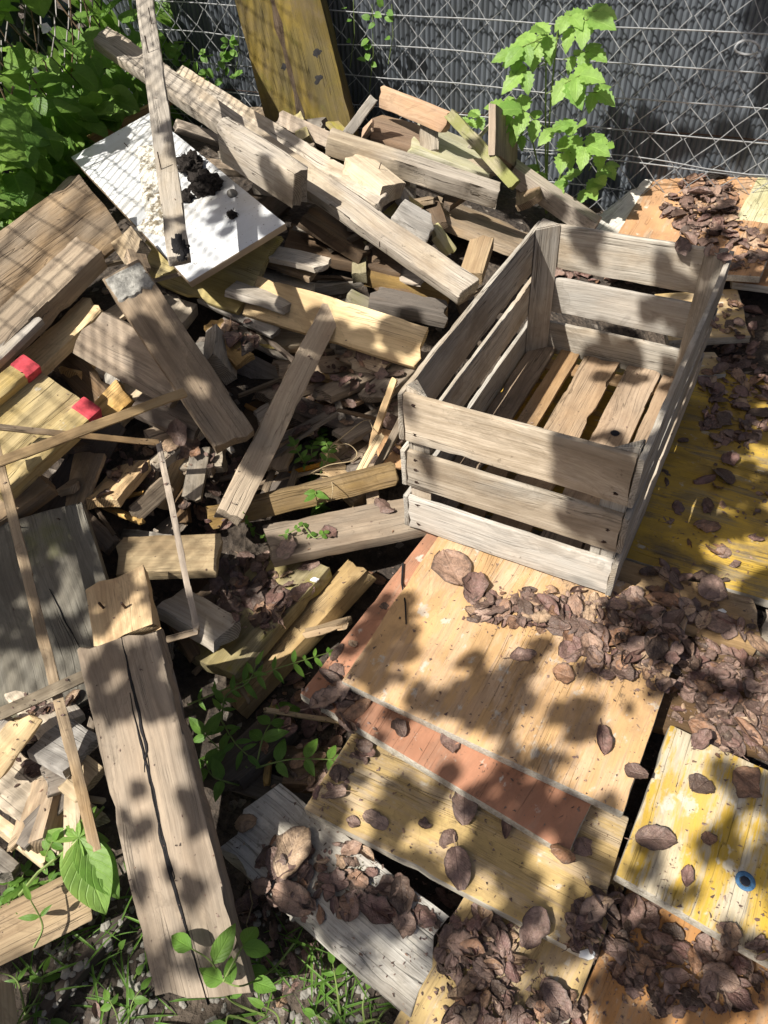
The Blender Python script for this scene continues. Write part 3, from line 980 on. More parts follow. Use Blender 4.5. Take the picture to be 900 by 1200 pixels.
# standing stick
P('T1', 'upright batten with bent nails and charred foot standing on the white board', (196, 303), (159, 0), (223, 300), 'lightgrey', .02, name='batten', cat='wooden batten', zA=.57, zB=.80, phi0=0, kphi=.1, ext=(0, .3), warp=.2, ragged=1.5)
t1 = PLK['T1']
for px, ln, q in (((178, 29), .03, .0), ((174, 62), .03, .0), ((189, 199), .03, .0)):
    add_nail(t1, px, None, ln, 'nail', (.012, .0))
L, W, T = t1['dims']
bm = blob_bm(.02, 9, 1.35, W / .04 * .62, .14, .75, 4)
for v in bm.verts: v.co += Vector((-L / 2 + .022, -W * .1, T / 2))
link('charred_patch', bm, 'char', t1, surf=False)

# nails on other boards
add_nail(PLK['K1'], (444, 198), None, .02, lean=(.006, -.004))
add_nail(PLK['P3'], (121, 712), None, .016, r=.0022)
add_nail(PLK['P3'], (147, 712), None, .016, r=.0022)
add_nail(PLK['LJ'], (24, 618), None, .02, lean=(.004, .006))
add_nail(PLK['LJ'], (70, 608), None, .015, lean=(.006, .0))
add_nail(PLK['L2'], (352, 222), None, .012)
add_nail(PLK['L2'], (445, 288), None, .012)
add_nail(PLK['V1'], (143, 148), None, .02)
add_nail(PLK['W'], (158, 268), None, .022, lean=(.004, .012))
add_nail(PLK['W'], (150, 172), None, .012, lean=(.003, .004))
# cement crust on the grey plank
L, W, T = PLK['P1']['dims']
bm = bmesh.new()
rows = []
NN = 16
for i in range(NN + 1):
    row = []
    for j in range(13):
        fy = j / 12 - .5
        lim = .058 + .012 * noise.noise(Vector((j * .55, 3, 1)))
        x = -L / 2 + .004 + (lim) * i / NN
        th = .0012 + .003 * max(0, noise.noise(Vector((i * .7, j * .7, 5))))
        if i >= NN - 2: th += .004 * max(0, .5 + noise.noise(Vector((j * .9, 9, 1))))
        if i in (0, NN) or j in (0, 12): th = -.001
        row.append(bm.verts.new((x, fy * W * .98, T / 2 + th)))
    rows.append(row)
for i in range(NN):
    for j in range(12):
        bm.faces.new((rows[i][j], rows[i + 1][j], rows[i + 1][j + 1], rows[i][j + 1]))
link('cement_crust', bm, 'crust', PLK['P1'])

# deep crack of the foreground plank: carved as a dark groove piece
L, W, T = PLK['P2']['dims']
o2 = PLK['P2']; mi2 = world_of(o2).inverted()


def groove(o, pts, wmax, name='crack'):
    mi_ = world_of(o).inverted()
    T_ = o['dims'][2]
    bm = bmesh.new()
    loc = [mi_ @ on_board(o, p_) for p_ in pts]
    # resample
    fine = []
    for i in range(len(loc) - 1):
        for k in range(6):
            c = loc[i].lerp(loc[i + 1], k / 6)
            c.y += noise.noise(Vector((c.x * 40, 2, len(pts)))) * .002
            fine.append(c)
    fine.append(loc[-1])
    n = len(fine)
    vs = []
    for i, c in enumerate(fine):
        wd = wmax * max(.12, min(1, 3.2 * i / n, 3.2 * (n - 1 - i) / n)) * (.75 + .5 * noise.noise(Vector((i * .6, 1, 1))))
        vs.append([bm.verts.new((c.x, c.y - wd, T_ / 2 + .0016)), bm.verts.new((c.x, c.y + wd, T_ / 2 + .0016)),
                   bm.verts.new((c.x, c.y - wd, T_ / 2 - .004)), bm.verts.new((c.x, c.y + wd, T_ / 2 - .004))])
    for i in range(n - 1):
        a, b = vs[i], vs[i + 1]
        bm.faces.new((a[0], a[1], b[1], b[0])); bm.faces.new((a[2], b[2], b[3], a[3]))
        bm.faces.new((a[0], b[0], b[2], a[2])); bm.faces.new((a[1], a[3], b[3], b[1]))
    return link(name, bm, 'char', o, surf=False)


groove(o2, [(143, 747), (152, 790), (163, 835), (172, 880), (170, 905)], .0028)
groove(o2, [(172, 880), (180, 935), (196, 1000), (205, 1030)], .0022)
groove(o2, [(152, 812), (165, 870), (180, 925), (190, 985), (206, 1045), (222, 1100), (244, 1178)], .0032)
groove(PLK['LJ'], [(58, 690), (75, 725), (97, 765)], .0009)

# --- the red tipped formwork beam: web and two flanges
a, b, x, y, n, wd, L, ph, err = solve((45, 428), (-75, 525), (92, 480), lift=.03, kphi=.5, w=.12)
print('IBEAM w%.3f ph%d err%.1f L%.3f' % (wd, ph, err, L))
yy = n.cross(x)
m = Matrix((x, yy, n)).transposed().to_4x4()
m.translation = a + x * L / 2 + y * wd / 2
sgn = 1 if yy.dot(y) > 0 else -1
root = empty('formwork_beam', Vector(m.translation), m.to_3x3())
tag(root, 'yellow timber formwork beam with two red painted flange ends at the left', 'formwork beam')
o = link('web', board_bm(L, wd * 1.05, .014, 301, .6, ragged=.3), 'beamyellow', root); o.location = (0, 0, -.022)
for s in (-1, 1):
    fw, fh = .040, .044
    yc = s * (wd / 2 + fw * .35)
    f = link('flange', board_bm(L, fw, fh, 303 + s, .6, .006, ragged=.2, warp=.0), 'beamyellow', root); f.location = (0, yc, -.018)
    c = link('painted_tip', board_bm(.036, fw + .003, fh + .003, 310 + s, .4, .006, 5, ragged=.3, warp=0), 'red', root); c.location = (-L / 2 + .017, yc, -.018)

# --- thin lath frame and laths
def lath(label, pts, wd, th, mat='grey', name='lath', zs=None, tag_it=True, parent=None, flatv=None):
    """a thin strip through pixel points (px,py,z)"""
    P3 = [atz(p_[0], p_[1], p_[2]) for p_ in pts]
    out = []
    for i in range(len(P3) - 1):
        a, b = P3[i], P3[i + 1]
        x = (b - a).normalized()
        view = (CAM - (a + b) / 2).normalized()
        n = (view - x * view.dot(x)).normalized()
        n = (n + (flatv or Vector((0, 0, .3)))); n = (n - x * n.dot(x)).normalized()
        yy = n.cross(x)
        m = Matrix((x, yy, n)).transposed().to_4x4(); m.translation = (a + b) / 2
        _seed[0] += 1
        o = link(name, board_bm((b - a).length, wd, th, _seed[0], .7, .001, ragged=.8, warp=.8, ny=1), mat, None)
        o.matrix_basis = m
        out.append(o)
    return out


fr = lath('', [(-30, 498, .42), (186, 519, .315), (231, 740, .215), (196, 750, .205)], .011, .007, 'greybrown', 'lath_strip')
root = empty('broken_lath_frame', fr[0].matrix_basis.translation.copy())
tag(root, 'broken frame of thin strips joined at right angles over the heap', 'lath frame')
for o in fr:
    o.matrix_basis = Matrix.Translation(-root.location) @ o.matrix_basis
    o.parent = root
o, = lath('', [(-4, 543, .42), (216, 460, .40)], .0165, .009, 'tan', 'lath'); tag(o, 'pale pointed lath lying slantwise over the red tipped beam', 'lath')
o, = lath('', [(-6, 520, .40), (112, 996, .12)], .016, .010, 'greybrown', 'lath'); tag(o, 'long thin brown lath leaning down the left side', 'lath')
o, = lath('', [(-20, 846, .22), (100, 792, .235)], .018, .010, 'grey', 'lath'); tag(o, 'grey lath lying along the foot of the dark mossy board', 'lath')

# ------------------------------------------------------------------ flat panels on the right
FP = dict(name='formwork_panel', cat='formwork panel', flat=True, warp=.15, ragged=.3, chip=.7, bev=.004)
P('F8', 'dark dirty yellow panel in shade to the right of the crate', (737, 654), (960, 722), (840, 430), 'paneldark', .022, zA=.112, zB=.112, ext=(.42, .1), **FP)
P('F6', 'rust orange panel at the bottom right under dead leaves', (650, 1240), (715, 1085), (960, 1290), 'panelrust', .022, zA=.045, zB=.045, ext=(.0, .3), **FP)
P('F5', 'narrow pale tan plank at the bottom edge covered with leaves', (452, 1215), (535, 1065), (640, 1262), 'panelochre', .022, zA=.06, zB=.06, name='plank', cat='wooden plank', flat=True, ext=(.05, .2))
P('F4', 'cement crusted grey plank slanting across the bottom centre', (468, 1182), (253, 992), (562, 1102), 'concretegrey', .03, zA=.062, zB=.058, name='plank', cat='wooden plank', flat=True, rough=1.5, chip=2, ragged=2)
P('F3', 'ochre panel with scattered leaves third from the top of the stack', (690, 1122), (358, 948), (745, 960), 'panelochre', .022, zA=.092, zB=.088, **FP)
P('F2', 'pink brown panel second from the top of the stack', (350, 815), (480, 650), (676, 980), 'panelpink', .022, zA=.114, zB=.114, ext=(0, .08), **FP)
P('F1', 'worn orange tan panel on top of the stack in front of the crate', (400, 797), (505, 640), (727, 966), 'panelorange', .022, zA=.1375, zB=.1375, ext=(0, .08), **FP)
P('F7', 'worn yellow panel with a blue ring at the right edge', (721, 1028), (785, 850), (960, 1152), 'panelyellow', .022, zA=.115, zB=.115, **FP)
P('F9', 'grey plank with leaves along the front edge of dark yellow panel', (714, 700), (884, 757), (738, 655), 'greybrown', .03, zA=.132, zB=.122, name='plank', cat='wooden plank', flat=True, ext=(.1, 0))
P('F9b', 'plank end cut off by the right edge above the leaf heap', (890, 755), (960, 780), (905, 715), 'grey', .03, zA=.12, zB=.12, name='plank', cat='wooden plank', flat=True)
P('F14', 'hidden ochre panel beneath the leaf heap at the right', (760, 850), (960, 900), (800, 740), 'brown', .02, zA=.088, zB=.088, **FP)
P('F10', 'dirty yellow board behind the far right corner of the crate', (850, 395), (894, 392), (866, 300), 'panelochre', .022, zA=.15, zB=.15, name='board', cat='wooden board', flat=True, ext=(.12, .0))
P('F10b', 'small ochre board end below the dirty yellow board', (820, 440), (852, 438), (828, 400), 'panelochre', .02, zA=.125, zB=.125, name='board', cat='wooden board', flat=True, ext=(.1, 0))
P('F12', 'peeling white painted board by the raspberry at the back', (690, 262), (768, 200), (722, 285), 'whitepaint', .02, zA=.19, zB=.22, name='board', cat='wooden board', ext=(.08, 0), rough=2, chip=3, ragged=2)
P('F11', 'rust orange board leading to the back fence', (716, 285), (770, 196), (900, 300), 'panelrust', .02, zA=.175, zB=.215, name='board', cat='wooden board', ext=(.1, .02))
P('F13', 'yellow green plank at the far right against the fence', (862, 258), (897, 192), (985, 270), 'panelmoss', .03, zA=.22, zB=.25, name='plank', cat='wooden plank')
P('F15', 'orange board under leaves at the right edge behind the crate', (850, 330), (960, 345), (870, 285), 'panelrust', .02, zA=.17, zB=.17, name='board', cat='wooden board', flat=True)

# blue ring in the yellow panel
o7 = PLK['F7']
mi7 = world_of(o7).inverted()
c = mi7 @ on_board(o7, (873, 1033))
bm = bmesh.new()
N = 28
prof = [(.0125, -.002), (.0128, .0022), (.0112, .003), (.0078, .0026), (.0066, .001), (.0062, -.003)]
rings = []
for k in range(N):
    a_ = 2 * math.pi * k / N
    rings.append([bm.verts.new((c.x + r_ * math.cos(a_), c.y + r_ * math.sin(a_), c.z + z_)) for r_, z_ in prof])
for k in range(N):
    for j in range(len(prof) - 1):
        bm.faces.new((rings[k][j], rings[k][j + 1], rings[(k + 1) % N][j + 1], rings[(k + 1) % N][j]))
link('plastic_ring', bm, 'bluering', o7, surf=False)
bm = bmesh.new()
bmesh.ops.create_circle(bm, cap_ends=True, radius=.0065, segments=24)
for v in bm.verts: v.co += c + Vector((0, 0, .0014))
link('ring_hole', bm, 'darkhole', o7, surf=False)

# ------------------------------------------------------------------ the crate
CR = Matrix.Rotation(-.5356, 3, 'Z') @ Matrix.Rotation(-.0193, 3, 'Y') @ Matrix.Rotation(.0095, 3, 'X')
CO = Vector((.0383, .9703, .1405))
CW, CL, CH = .40, .667, .3196
crate = empty('wooden_crate', CO, CR)
tag(crate, 'weathered open wooden slatted crate standing on the panels', 'crate')
T = .010
lev = [(.004, .086), (.114, .198), (.222, CH)]


def cpart(name, size, loc, mat, axis='X', seed=0, parent=crate, **kw):
    L, W, t_ = size
    o = link(name, board_bm(L, W, t_, seed, .8, .002, **kw), mat, parent)
    # local X along the slat, Y across, Z through it
    if axis == 'X':      # front/back: along crate x, slat width vertical, normal -y
        R_ = Matrix(((1, 0, 0), (0, 0, -1), (0, 1, 0)))
    elif axis == 'Y':    # sides: along crate y, normal -x
        R_ = Matrix(((0, 0, -1), (-1, 0, 0), (0, 1, 0)))
    else:                # floor: along y, flat
        R_ = Matrix(((0, -1, 0), (1, 0, 0), (0, 0, 1)))
    m_ = R_.to_4x4(); m_.translation = loc
    o.matrix_basis = m_
    return o


rr = random.Random(5)
for k, (z0, z1) in enumerate(lev):
    zc, h = (z0 + z1) / 2, z1 - z0
    for side, y_ in (('f', T / 2 + .001), ('b', CL - T / 2 - .001)):
        s = cpart('slat', (CW - 2 * T - .002, h, T), Vector((CW / 2, y_, zc)), 'crate', 'X', 400 + k * 7 + (side == 'b') * 40, warp=.25, chip=.8, ragged=.6)
        sgn_ = 1 if side == 'f' else -1
        for ex in (-1, 1):
            for q in (-.3, .05, .33):
                if rr.random() < .2: continue
                bm = bmesh.new()
                bmesh.ops.create_cone(bm, cap_ends=True, segments=10, radius1=.0028, radius2=.0024, depth=.002)
                for v in bm.verts:
                    v.co += Vector((ex * (CW / 2 - .03 + rr.uniform(-.004, .004)), h * q, sgn_ * (T / 2 + .0006)))
                link('nail_head', bm, 'nail', s, surf=False)
    for x_ in (T / 2, CW - T / 2):
        cpart('slat', (CL, h, T), Vector((x_, CL / 2, zc)), 'crate', 'Y', 440 + k * 7 + (x_ > .1) * 30, warp=.25, chip=.9, ragged=.5)
# triangular corner posts
for cx, cy in ((0, 0), (1, 0), (0, 1), (1, 1)):
    bm = bmesh.new()
    ox, oy = (T + .001 if cx == 0 else CW - T - .001), (T + .002 if cy == 0 else CL - T - .002)
    sx, sy = (1 if cx == 0 else -1), (1 if cy == 0 else -1)
    q = .043
    base = [Vector((ox, oy, 0)), Vector((ox + sx * q, oy, 0)), Vector((ox, oy + sy * q, 0))]
    lo = [bm.verts.new(v + Vector((0, 0, .012))) for v in base]
    hi = []
    for i, v in enumerate(base):
        hi.append(bm.verts.new(v + Vector((0, 0, CH + (.012 if i == 0 else (.004 if cy == 1 else -.004))))))
    bm.faces.new(lo[::-1]); bm.faces.new(hi)
    for i in range(3):
        j = (i + 1) % 3
        bm.faces.new((lo[i], lo[j], hi[j], hi[i]))
    bmesh.ops.recalc_face_normals(bm, faces=bm.faces)
    bmesh.ops.bevel(bm, geom=list(bm.edges), offset=.0022, segments=2, affect='EDGES')
    # turn so that the grain runs up the post: build rotated, object restores it
    R_ = Matrix(((0, 0, 1), (0, 1, 0), (-1, 0, 0)))
    for v in bm.verts: v.co = R_ @ v.co
    o = link('corner_post', bm, 'crate', crate)
    o.matrix_basis = R_.inverted().to_4x4()
# floor boards
for i, (x0, x1) in enumerate(((.015, .075), (.086, .132), (.146, .226), (.246, .322), (.327, .386))):
    o = cpart('floor_board', (CL - 2 * T - .004, x1 - x0, .012), Vector(((x0 + x1) / 2, CL / 2, .014)), 'cratefloor', 'F', 480 + i, warp=.1)
    if i == 3:
        bm = bmesh.new()
        bmesh.ops.create_circle(bm, cap_ends=True, radius=.0095, segments=20)
        for v in bm.verts: v.co += Vector((.405 - CL / 2, -.004, .0075))
        link('hole', bm, 'darkhole', o, surf=False)
for y_ in (.06, CL / 2, CL - .06):
    o = cpart('batten', (CW - 2 * T - .004, .04, .007), Vector((CW / 2, y_, .004)), 'cratefloor', 'X', 490)
    m_ = Matrix.Identity(4); m_.translation = Vector((CW / 2, y_, .004)); o.matrix_basis = m_

# ------------------------------------------------------------------ surfaces for resting things
def build_tree():
    vs, fs = [], []
    for o in SURF:
        mw = world_of(o)
        b0 = len(vs)
        vs += [mw @ v.co for v in o.data.vertices]
        fs += [[i + b0 for i in p_.vertices] for p_ in o.data.polygons]
    return BVHTree.FromPolygons(vs, fs)


TREE = build_tree()


def hit(u, v):
    d = ray(u, v).normalized()
    loc, n, i, dist = TREE.ray_cast(CAM, d)
    if loc is None: return atz(u, v, 0), Vector((0, 0, 1))
    if n.dot(d) > 0: n = -n
    return loc, n


def down(x, y, zmax=.75):
    loc, n, i, dist = TREE.ray_cast(Vector((x, y, zmax)), Vector((0, 0, -1)))
    if loc is None: return Vector((x, y, 0)), Vector((0, 0, 1))
    return loc, (n if n.z > 0 else -n)


# ------------------------------------------------------------------ dead leaves
def dead_leaf_verts(seed, L=1.0):
    r_ = random.Random(seed)
    NX, NY = 10, 8
    wid = r_.uniform(.52, .8)
    curl = r_.choice((-.3, .2, .3, .5, .8, 1.5)) * r_.uniform(.7, 1.2); bend = r_.uniform(-.45, .6); tw = r_.uniform(-.6, .6)
    pt = r_.uniform(.38, .7); sh = r_.uniform(.85, 1.2)
    frag = r_.random() < .3
    cutx = r_.uniform(.55, .8); skew = r_.uniform(-.5, .5)
    V, Fc = [], []
    for i in range(NX + 1):
        t_ = i / NX
        half = wid * .5 * (math.sin(math.pi * min(1, max(0, (t_ ** sh) * .95 + .025))) ** pt)
        for j in range(NY + 1):
            s = (j / NY) * 2 - 1
            tt = t_
            if frag: tt = t_ * (cutx + skew * s * .25 + .10 * noise.noise(Vector((s * 4, seed, 2))))
            e = 1 + .30 * noise.noise(Vector((t_ * 4.2 + seed * 3, (1 if s > 0 else -1) * 2.0, 4))) + .10 * noise.noise(Vector((t_ * 14 + seed, s, 9)))
            ang = curl * s
            y2 = half * math.sin(ang) / curl * e
            z2 = half * (1 - math.cos(ang)) / abs(curl) * (1 if curl > 0 else -1) * 1.0
            xx = tt - .5
            z2 += bend * (xx * xx) * .6 + tw * xx * y2
            z2 += noise.noise(Vector((tt * 3.3 + seed, s * 2.4, seed * .7))) * .085 + noise.noise(Vector((tt * 9 + seed, s * 6, seed * .3))) * .03
            z2 += .025 * abs(s) ** .6
            V.append(Vector((xx, y2, z2)) * L)
    zmin = min(v.z for v in V)
    V = [v - Vector((0, 0, zmin)) for v in V]
    for i in range(NX):
        for j in range(NY):
            a_ = i * (NY + 1) + j
            Fc.append((a_, a_ + NY + 1, a_ + NY + 2, a_ + 1))
    UVv = [((k // (NY + 1)) / NX, (k % (NY + 1)) / NY * 2 - 1) for k in range(len(V))]
    if not frag and r_.random() < .7:
        mid_ = NY // 2
        p0 = V[mid_]; d_ = (p0 - V[NY + 1 + mid_]).normalized()
        side = Vector((-d_.y, d_.x, 0)) * .014
        b0 = len(V)
        for q in range(4):
            c_ = p0 + d_ * (.09 * q) * L + Vector((0, r_.uniform(-.015, .015), .012 * q * r_.uniform(-1, 1.5))) * L
            V += [c_ + side * L, c_ - side * L]; UVv += [(0, 0), (0, 0)]
        for q in range(3):
            Fc.append((b0 + 2 * q, b0 + 2 * q + 1, b0 + 2 * q + 3, b0 + 2 * q + 2))
    return V, Fc, UVv


LEAFMESH = []
for k in range(24):
    V, Fc, UVv = dead_leaf_verts(k + 1)
    me = bpy.data.meshes.new('dead_leaf')
    me.from_pydata(V, [], Fc)
    ul = me.uv_layers.new(name='UVMap')
    for lp in me.loops: ul.data[lp.index].uv = UVv[lp.vertex_index]
    me.materials.append(MAT['deadleaf'])
    me.polygons.foreach_set('use_smooth', [True] * len(me.polygons))
    LEAFMESH.append(me)
LEAFV = [dead_leaf_verts(k + 1) for k in range(24)]


def leaf_matrix(loc, n, size, r_, tilt=.25, lift=0.0):
    n = (n + Vector((r_.uniform(-1, 1), r_.uniform(-1, 1), r_.uniform(-.3, .3))) * tilt).normalized()
    a_ = r_.uniform(0, 2 * math.pi)
    x = Vector((math.cos(a_), math.sin(a_), 0)); x = (x - n * x.dot(n)).normalized()
    y = n.cross(x)
    if r_.random() < .35: x, n = -x, -n
    flip = n.z < 0
    m = (Matrix((x, y, n)).transposed() * size).to_4x4()
    off = Vector((0, 0, 1)) * (size * (.12 if flip else .01) + lift)
    m.translation = loc + off
    return m


LCOUNT = [0]


def put_leaf(u, v, px, label, group=None, r_=random.Random(11), tilt=.15, lift=0.001, k=None):
    loc, n = hit(u, v)
    d = (loc - CAM).dot(fwd)
    size = px * d / F
    me = LEAFMESH[k if k is not None else r_.randrange(24)]
    o = bpy.data.objects.new('dead_leaf', me)
    COL.objects.link(o)
    o.matrix_basis = leaf_matrix(loc, n, size, r_, tilt, lift)
    tag(o, label, 'dead leaf', group)
    LCOUNT[0] += 1
    return o


SOLO = [
    (440, 677, 30, 'dark round leaf on the pink panel near the crate corner'),
    (452, 593, 32, 'reddish crumpled leaf on the grey plank touching the crate corner'),
    (395, 765, 26, 'dark curled leaf near the left corner of the orange panel'),
    (450, 713, 16, 'small dark leaf on the upper edge of the pink panel'),
    (412, 752, 20, 'small dark leaf by the edge of orange panel'),
    (468, 854, 26, 'crumbled dark leaf at the lower edge of the pink panel'),
    (520, 872, 38, 'dark brown leaf lower middle of the pink panel'),
    (739, 905, 38, 'purple brown leaf at the right corner of the orange panel'),
    (706, 868, 36, 'pale grey brown leaf on the right of the orange panel'),
    (545, 945, 46, 'long dark leaf on the ochre panel'),
    (593, 967, 36, 'dark folded leaf on the right half of the ochre panel'),
    (440, 962, 32, 'dark upright leaf left on the ochre panel'),
    (409, 964, 26, 'small dark leaf furthest left on the ochre panel'),
    (503, 966, 26, 'small dark leaf in the middle of the ochre panel'),
    (528, 980, 34, 'grey brown leaf beside the small dark leaf in mid ochre panel'),
    (537, 1018, 48, 'wide two lobed brown leaf on the lower ochre panel'),
    (626, 1088, 48, 'dark broad leaf on the lower right of the ochre panel'),
    (655, 995, 44, 'brown leaf on the ochre panel beneath the pink panel corner'),
    (688, 1000, 36, 'grey leaf on the ochre panel next to the yellow panel corner'),
    (768, 985, 46, 'reddish brown leaf on the left of the yellow panel'),
    (832, 990, 30, 'small dark curled leaf in the middle of the yellow panel'),
    (805, 1028, 26, 'thin leaf fragment near blue ring on the yellow panel'),
    (828, 917, 46, 'dark leaf on the upper yellow panel'),
    (884, 925, 56, 'large purple brown leaf at the upper right of yellow panel'),
    (343, 1054, 52, 'large two lobed brown leaf on the grey cement crusted plank'),
    (410, 1072, 44, 'ragged brown leaf on the lower half of the cement crusted plank'),
    (345, 1000, 62, 'largest dark folded leaf on the upper cement crusted plank'),
    (315, 1000, 46, 'dark crumpled leaf upper left on the cement crusted plank'),
    (282, 965, 40, 'rust coloured leaf at the upper end of the cement crusted plank'),
    (440, 1068, 44, 'grey curled leaf in the middle of the cement crusted plank'),
    (650, 790, 44, 'purple brown leaf in the sun near the middle of the orange panel'),
    (613, 770, 32, 'flat dark leaf on the orange panel left of the leaf heap'),
    (818, 565, 44, 'dark flat leaf on the yellow panel by the crate side'),
    (858, 545, 36, 'dark leaf on the dark yellow panel near the right edge'),
    (690, 765, 36, 'tan leaf at the edge of the leaf heap on the orange panel'),
    (530, 668, 58, 'large shiny brown leaf below the crate front'),
    (556, 690, 44, 'dark leaf beside the large shiny leaf below the crate front'),
    (360, 663, 30, 'brown leaf hanging over the edge of the yellow green board'),
    (357, 697, 34, 'rust orange leaf in the gap beside pink panel'),
    (318, 690, 40, 'grey curled leaf on the wide yellow green board'),
    (338, 640, 40, 'pale curled leaf on the grey plank left of the crate corner'),
    (380, 628, 32, 'second pale leaf further along the grey plank by the crate corner'),
    (210, 508, 34, 'red brown leaf lying at the lower edge of the big grey plank'),
    (200, 522, 30, 'dark red leaf under the big grey plank edge'),
    (222, 525, 28, 'light brown leaf right of the red brown one under big grey plank'),
    (113, 1180, 28, 'rusty round leaf on the gravel by the cracked plank'),
    (98, 1098, 26, 'purple brown leaf among the grass stems bottom left'),
    (674, 410, 30, 'red brown leaf fallen against the back wall inside the crate'),
    (705, 1060, 46, 'brown leaf at the right end of the ochre panel'),
    (268, 615, 26, 'pale fragment of leaf on the ochre beam'),
]
for i, (u, v, s, lab) in enumerate(SOLO):
    put_leaf(u, v, s, lab, None, random.Random(100 + i), .12)

HEAPS = [  # u, v, ru, rv, n individual, n stuff, height, label, group, px size
    (790, 760, 100, 45, 26, 110, .018, 'curled brown dead leaf in the heap along the front of the right hand plank', 'leaves in the heap right of the orange panel'),
    (860, 825, 62, 60, 22, 95, .015, 'purple brown dead leaf in the heap above the yellow panel', 'leaves in the heap above the yellow panel'),
    (715, 745, 55, 50, 14, 40, .012, 'brown dead leaf at the sunny edge of the heap on the orange panel', 'leaves at the edge of the heap on the orange panel'),
    (640, 715, 80, 22, 10, 60, .010, 'small brown dead leaf in the drift under the crate front', 'leaves in the drift under the crate front'),
    (822, 245, 42, 32, 18, 70, .03, 'pale curled dead leaf in the sunny heap by the back fence', 'leaves in the heap by the back fence'),
    (850, 290, 50, 28, 8, 50, .01, 'dark dead leaf in the shade behind the crate', 'leaves in the shade behind the crate'),
    (865, 470, 40, 55, 14, 60, .008, 'dark dead leaf in the shade right of the crate', 'leaves in the shade right of the crate'),
    (790, 690, 60, 25, 6, 20, .005, 'dead leaf lying on the plank below the dark yellow panel', 'leaves on the plank below the dark yellow panel'),
    (560, 1120, 50, 45, 14, 50, .015, 'brown dead leaf in the heap on the narrow pale plank', 'leaves in the heap at the bottom centre'),
    (600, 1185, 80, 30, 12, 40, .012, 'dead leaf in the heap cut by the bottom edge', 'leaves in the heap at the bottom edge'),
    (720, 1090, 50, 45, 12, 40, .012, 'brown dead leaf in the heap below the yellow panel corner', 'leaves in the heap below the yellow panel corner'),
    (820, 1140, 90, 50, 18, 80, .012, 'dark dead leaf in the litter on the rust orange panel', 'leaves in the litter on the rust orange panel'),
    (490, 1060, 45, 28, 6, 14, .006, 'brown dead leaf wedged between cement crusted plank and ochre panel', 'leaves wedged beside the ochre panel'),
    (370, 1030, 80, 45, 8, 50, .006, 'brown dead leaf on the leaf strewn cement crusted plank', 'leaves on the cement crusted plank'),
    (840, 580, 60, 80, 4, 18, .004, 'small dead leaf on the shaded yellow panel right of the crate', 'leaves on the shaded yellow panel'),
    (300, 690, 45, 45, 10, 60, .006, 'brown dead leaf in the shaded litter on the yellow green board', 'leaves on the yellow green board'),
    (370, 860, 60, 70, 12, 60, .006, 'dark dead leaf in the weedy hollow left of the panels', 'leaves in the weedy hollow'),
    (400, 480, 80, 70, 0, 90, .01, '', ''),
    (250, 560, 40, 60, 0, 40, .01, '', ''),
    (160, 560, 40, 40, 0, 30, .005, '', ''),
    (720, 320, 90, 12, 0, 40, .01, '', ''),
    (860, 400, 30, 50, 4, 40, .01, 'dark dead leaf on the dirty yellow board behind the crate', 'leaves on the dirty yellow board'),
    (280, 395, 20, 20, 3, 10, .005, 'pinkish curled leaf beside the pale square offcut', 'leaves beside the pale square offcut'),
    (60, 870, 60, 60, 0, 30, .003, '', ''),
    (310, 1110, 60, 60, 0, 40, .003, '', ''),
]
lit = bmesh.new()
LUV = lit.loops.layers.uv.verify()


def litter_leaf(m, k):
    V, Fc, UVv = LEAFV[k]
    vs = [lit.verts.new(m @ v) for v in V]
    for f in Fc:
        fc = lit.faces.new([vs[i] for i in f])
        for lp, i in zip(fc.loops, f): lp[LUV].uv = UVv[i]


rh = random.Random(21)
HUMUS = []
for (u, v, ru, rv, ni, ns, hh, lab, grp) in HEAPS:
    for k in range(int(ns * 1.9)):
        a_ = rh.uniform(0, 2 * math.pi); q = math.sqrt(rh.random()) * 1.08
        uu, vv = u + ru * q * math.cos(a_), v + rv * q * math.sin(a_)
        loc, n = hit(uu, vv)
        if n.z < .25: continue
        if ni == 0 and loc.z > ZH(uu, vv) - .015: continue
        d = (loc - CAM).dot(fwd)
        size = rh.choice((rh.uniform(5, 14), rh.uniform(14, 32))) * d / F * (1.0 if d < 1.4 else .8)
        litter_leaf(leaf_matrix(loc, n, size, rh, .5, rh.random() * hh * (1 - q * q * .8)), rh.randrange(24))
        HUMUS.append((uu, vv, hh * (1 - q * q * .8)))
    for k in range(int(ni * 1.15)):
        a_ = rh.uniform(0, 2 * math.pi); q = math.sqrt(rh.random()) * .97
        uu, vv = u + ru * q * math.cos(a_), v + rv * q * math.sin(a_)
        loc, n = hit(uu, vv)
        if n.z < .25: continue
        put_leaf(uu, vv, rh.uniform(22, 44) * (1 if v > 500 else .75), lab, grp, rh, .25, hh * .7 * (1 - q * q * .7))
o = link('leaf_litter', lit, 'deadleaf', surf=False)
tag(o, 'loose brown leaf litter filling gaps between boards and panels', 'leaf litter', kind='stuff')
print('LEAVES', LCOUNT[0])

